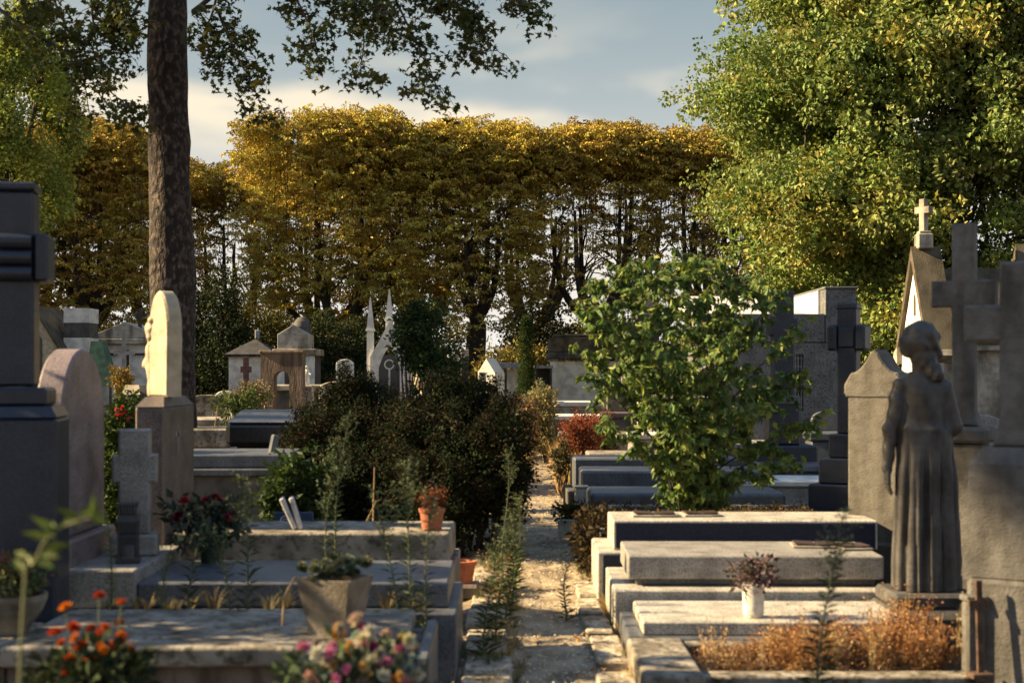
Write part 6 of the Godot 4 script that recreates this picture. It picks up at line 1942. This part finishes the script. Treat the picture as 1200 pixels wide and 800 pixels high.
	# dried grass where the path ends, and along its edges
	var straw = tuft_mesh(22, 0.55, 0.22, 0.006)
	w = []; c = []
	for i in 560:
		var d = rr(19.0, 40.0)
		var side = -1.0 if rng.randf() < 0.5 else 1.0
		var x = path_mid(d) + side * rr(0.3, 0.75)
		if d > 30.0: x = path_mid(d) + rr(-0.7, 0.7)
		w.append(Transform3D(Basis(Vector3.UP, rr(0, TAU)).scaled(Vector3.ONE * rr(0.5, 1.25)), Vector3(x, 0.0, -d)))
		c.append(tint([Color(0.5, 0.36, 0.15), Color(0.42, 0.33, 0.13), Color(0.55, 0.36, 0.18), Color(0.3, 0.27, 0.1)][rng.randi() % 4], 0.25))
	tag(scatter(self, "straw_grass", straw, M.leaves_dull, w, c), "tall straw coloured grass crowding the far end of the path", "grass", "", "stuff")
	var gt = tuft_mesh(34, 0.16, 0.11, 0.0022)
	w = []; c = []
	for i in 430:
		var d = 5.6 + pow(rng.randf(), 1.3) * 15.0
		var side = -1.0 if rng.randf() < 0.55 else 1.0
		var x = path_mid(d) + side * absf(rng.randfn(0.4, 0.07))
		w.append(Transform3D(Basis(Vector3.UP, rr(0, TAU)).scaled(Vector3.ONE * rr(0.4, 1.2)), Vector3(x, 0.0, -d)))
		c.append(tint([Color(0.4, 0.3, 0.14), Color(0.1, 0.12, 0.04), Color(0.16, 0.16, 0.06), Color(0.34, 0.24, 0.1)][rng.randi() % 4], 0.3))
	for i in 34:
		w.append(Transform3D(Basis(Vector3.UP, rr(0, TAU)).scaled(Vector3.ONE * rr(0.4, 1.0)), Vector3(rr(-2.2, -0.4), 0.0 if i % 2 else 0.37, -rr(7.06, 7.32) if i % 2 else -rr(7.38, 7.5)))); c.append(tint(Color(0.2, 0.17, 0.09), 0.4))
	tag(scatter(self, "edge_grass", gt, M.leaves_dull, w, c), "short dry and green grass along both edges of the path", "grass", "", "stuff")
	# tall weeds
	var gr = Color(0.075, 0.095, 0.045)
	var gy = Color(0.16, 0.19, 0.05)
	for k in [
		[395, 8.65, 0.0, 1.28, 0.06, 0.1, 70, gr, 26, "tallest feathery weed rising in front of the dark shrubs"],
		[384, 8.64, 0.0, 0.95, 0.05, 0.09, 50, gr, 14, "shorter feathery weed beside the tallest one"],
		[478, 7.28, 0.0, 1.12, 0.05, 0.1, 70, gr, 24, "weed with a nodding head in front of the terracotta pot"],
		[466, 7.2, 0.0, 0.95, -0.06, 0.09, 56, gr, 18, "leafy weed close by the weed with a nodding head"],
		[498, 7.3, 0.0, 0.98, 0.08, 0.09, 50, gr, 16, "thin weed leaning to the path before the terracotta pot"],
		[284, 7.2, 0.0, 1.08, 0.02, 0.12, 60, gr, 16, "branched weed in front of the crimson silk flowers"],
		[270, 7.22, 0.0, 0.8, -0.1, 0.1, 40, gr, 12, "low weed under the crimson silk flowers"],
		[222, 7.2, 0.0, 0.9, 0.02, 0.11, 60, Color(0.05, 0.065, 0.035), 8, "dark leafy weed in front of the grey cross grave"],
		[125, 7.15, 0.0, 0.92, 0.03, 0.07, 90, gy, 0, "yellow green spike of a weed before the small grey cross"],
		[195, 7.1, 0.0, 0.76, 0.0, 0.06, 80, gy, 4, "yellow green spike of a weed before the stepped grave"],
		[568, 7.9, 0.0, 0.62, 0.02, 0.12, 60, gr, 10, "dark leafy weed at the path edge, nearest one"],
		[581, 8.3, 0.0, 0.72, 0.03, 0.1, 60, gr, 10, "tall leafy weed at the path edge beside the paving stones"],
		[592, 8.9, 0.0, 0.6, 0.05, 0.11, 60, gr, 8, "leafy weed at the path edge behind the tall one"],
		[600, 9.6, 0.0, 0.62, 0.0, 0.1, 50, gy, 8, "yellowish weed at the path edge under the dark shrub"],
		[604, 10.6, 0.0, 0.66, 0.04, 0.1, 50, gr, 12, "weed at the path edge in front of the large dark shrub"],
		[588, 11.2, 0.0, 0.95, 0.03, 0.07, 30, Color(0.17, 0.18, 0.11), 16, "pale branched weed standing against the large dark shrub"],
		[664, 9.3, 0.0, 0.42, 0.02, 0.09, 40, gr, 4, "small weed growing in the path itself"],
		[958, 5.6, 0.0, 1.02, 0.04, 0.11, 95, Color(0.045, 0.06, 0.035), 16, "dark tall weed in front of the dry orange bed"]]:
		weed(k[9], Vector3(px(k[0], k[1]), k[2], -k[1]), k[3], Vector3(k[4], 0, 0.02), k[5], k[6], k[7], k[8])
	# bare dry stalks
	for k in [[437, 9.9, 0.44, 0.52, 0.01, "straight dry stalk standing behind the flat brown slab"], [424, 9.8, 0.44, 0.3, 0.1, "short dry stalk leaning behind the flat brown slab"], [249, 17.8, 0.6, 0.62, 0.06, "pale dry stalk in front of the pale box tomb"]]:
		t = thing("dry_stalk", k[5], "stalk", Vector3(px(k[0], k[1]), k[2], -k[1]))
		var b := Mb.new()
		b.tube([Vector3.ZERO, Vector3(k[4] * 0.3, k[3] * 0.5, 0), Vector3(k[4], k[3], 0)], [0.007, 0.006, 0.003], 6)
		part(t, "stalk", b, M.twig_dry)
		var l := Mb.new()
		l.col = Color(0.4, 0.27, 0.12)
		l.leaf(Vector3(k[4] * 0.3, k[3] * 0.5, 0), Vector3(0.6, 0.7, 0.2).normalized(), Vector3(0, 0.2, 1).normalized(), 0.07, 0.014)
		part(t, "withered_leaf", l, M.leaves_dull)
	# leafy shoot close to the camera, far out of focus
	t = thing("leafy_shoot", "blurred leafy shoot hanging close to the camera over the stone bowl", "plant", Vector3(px(2, 2.9), 0.0, -2.9))
	var b := Mb.new()
	var q = [Vector3.ZERO, at(26, 720, 2.9) - t.position, at(40, 660, 2.85) - t.position, at(66, 620, 2.8) - t.position, at(124, 602, 2.8) - t.position]
	var cp = []
	var cr = []
	for j in 14:
		cp.append(bez(q, j / 13.0)); cr.append(lerpf(0.005, 0.0015, j / 13.0))
	b.tube(cp, cr, 6)
	part(t, "stem", b, mat("stem_pale", lin(0.12, 0.13, 0.06), 0.7))
	var l := Mb.new()
	for j in 22:
		var f = 0.3 + 0.7 * j / 21.0
		l.col = tint(Color(0.085, 0.115, 0.04), 0.3)
		var dir = Vector3(rr(-1, 1), rr(-0.3, 0.7), rr(-0.6, 0.6)).normalized()
		l.leaf(bez(q, f), dir, dir.cross(Vector3(0.1, 0.4, 1)).normalized(), rr(0.035, 0.065), 0.018, 0.1, 0.25)
	part(t, "leaves", l, M.leaves)
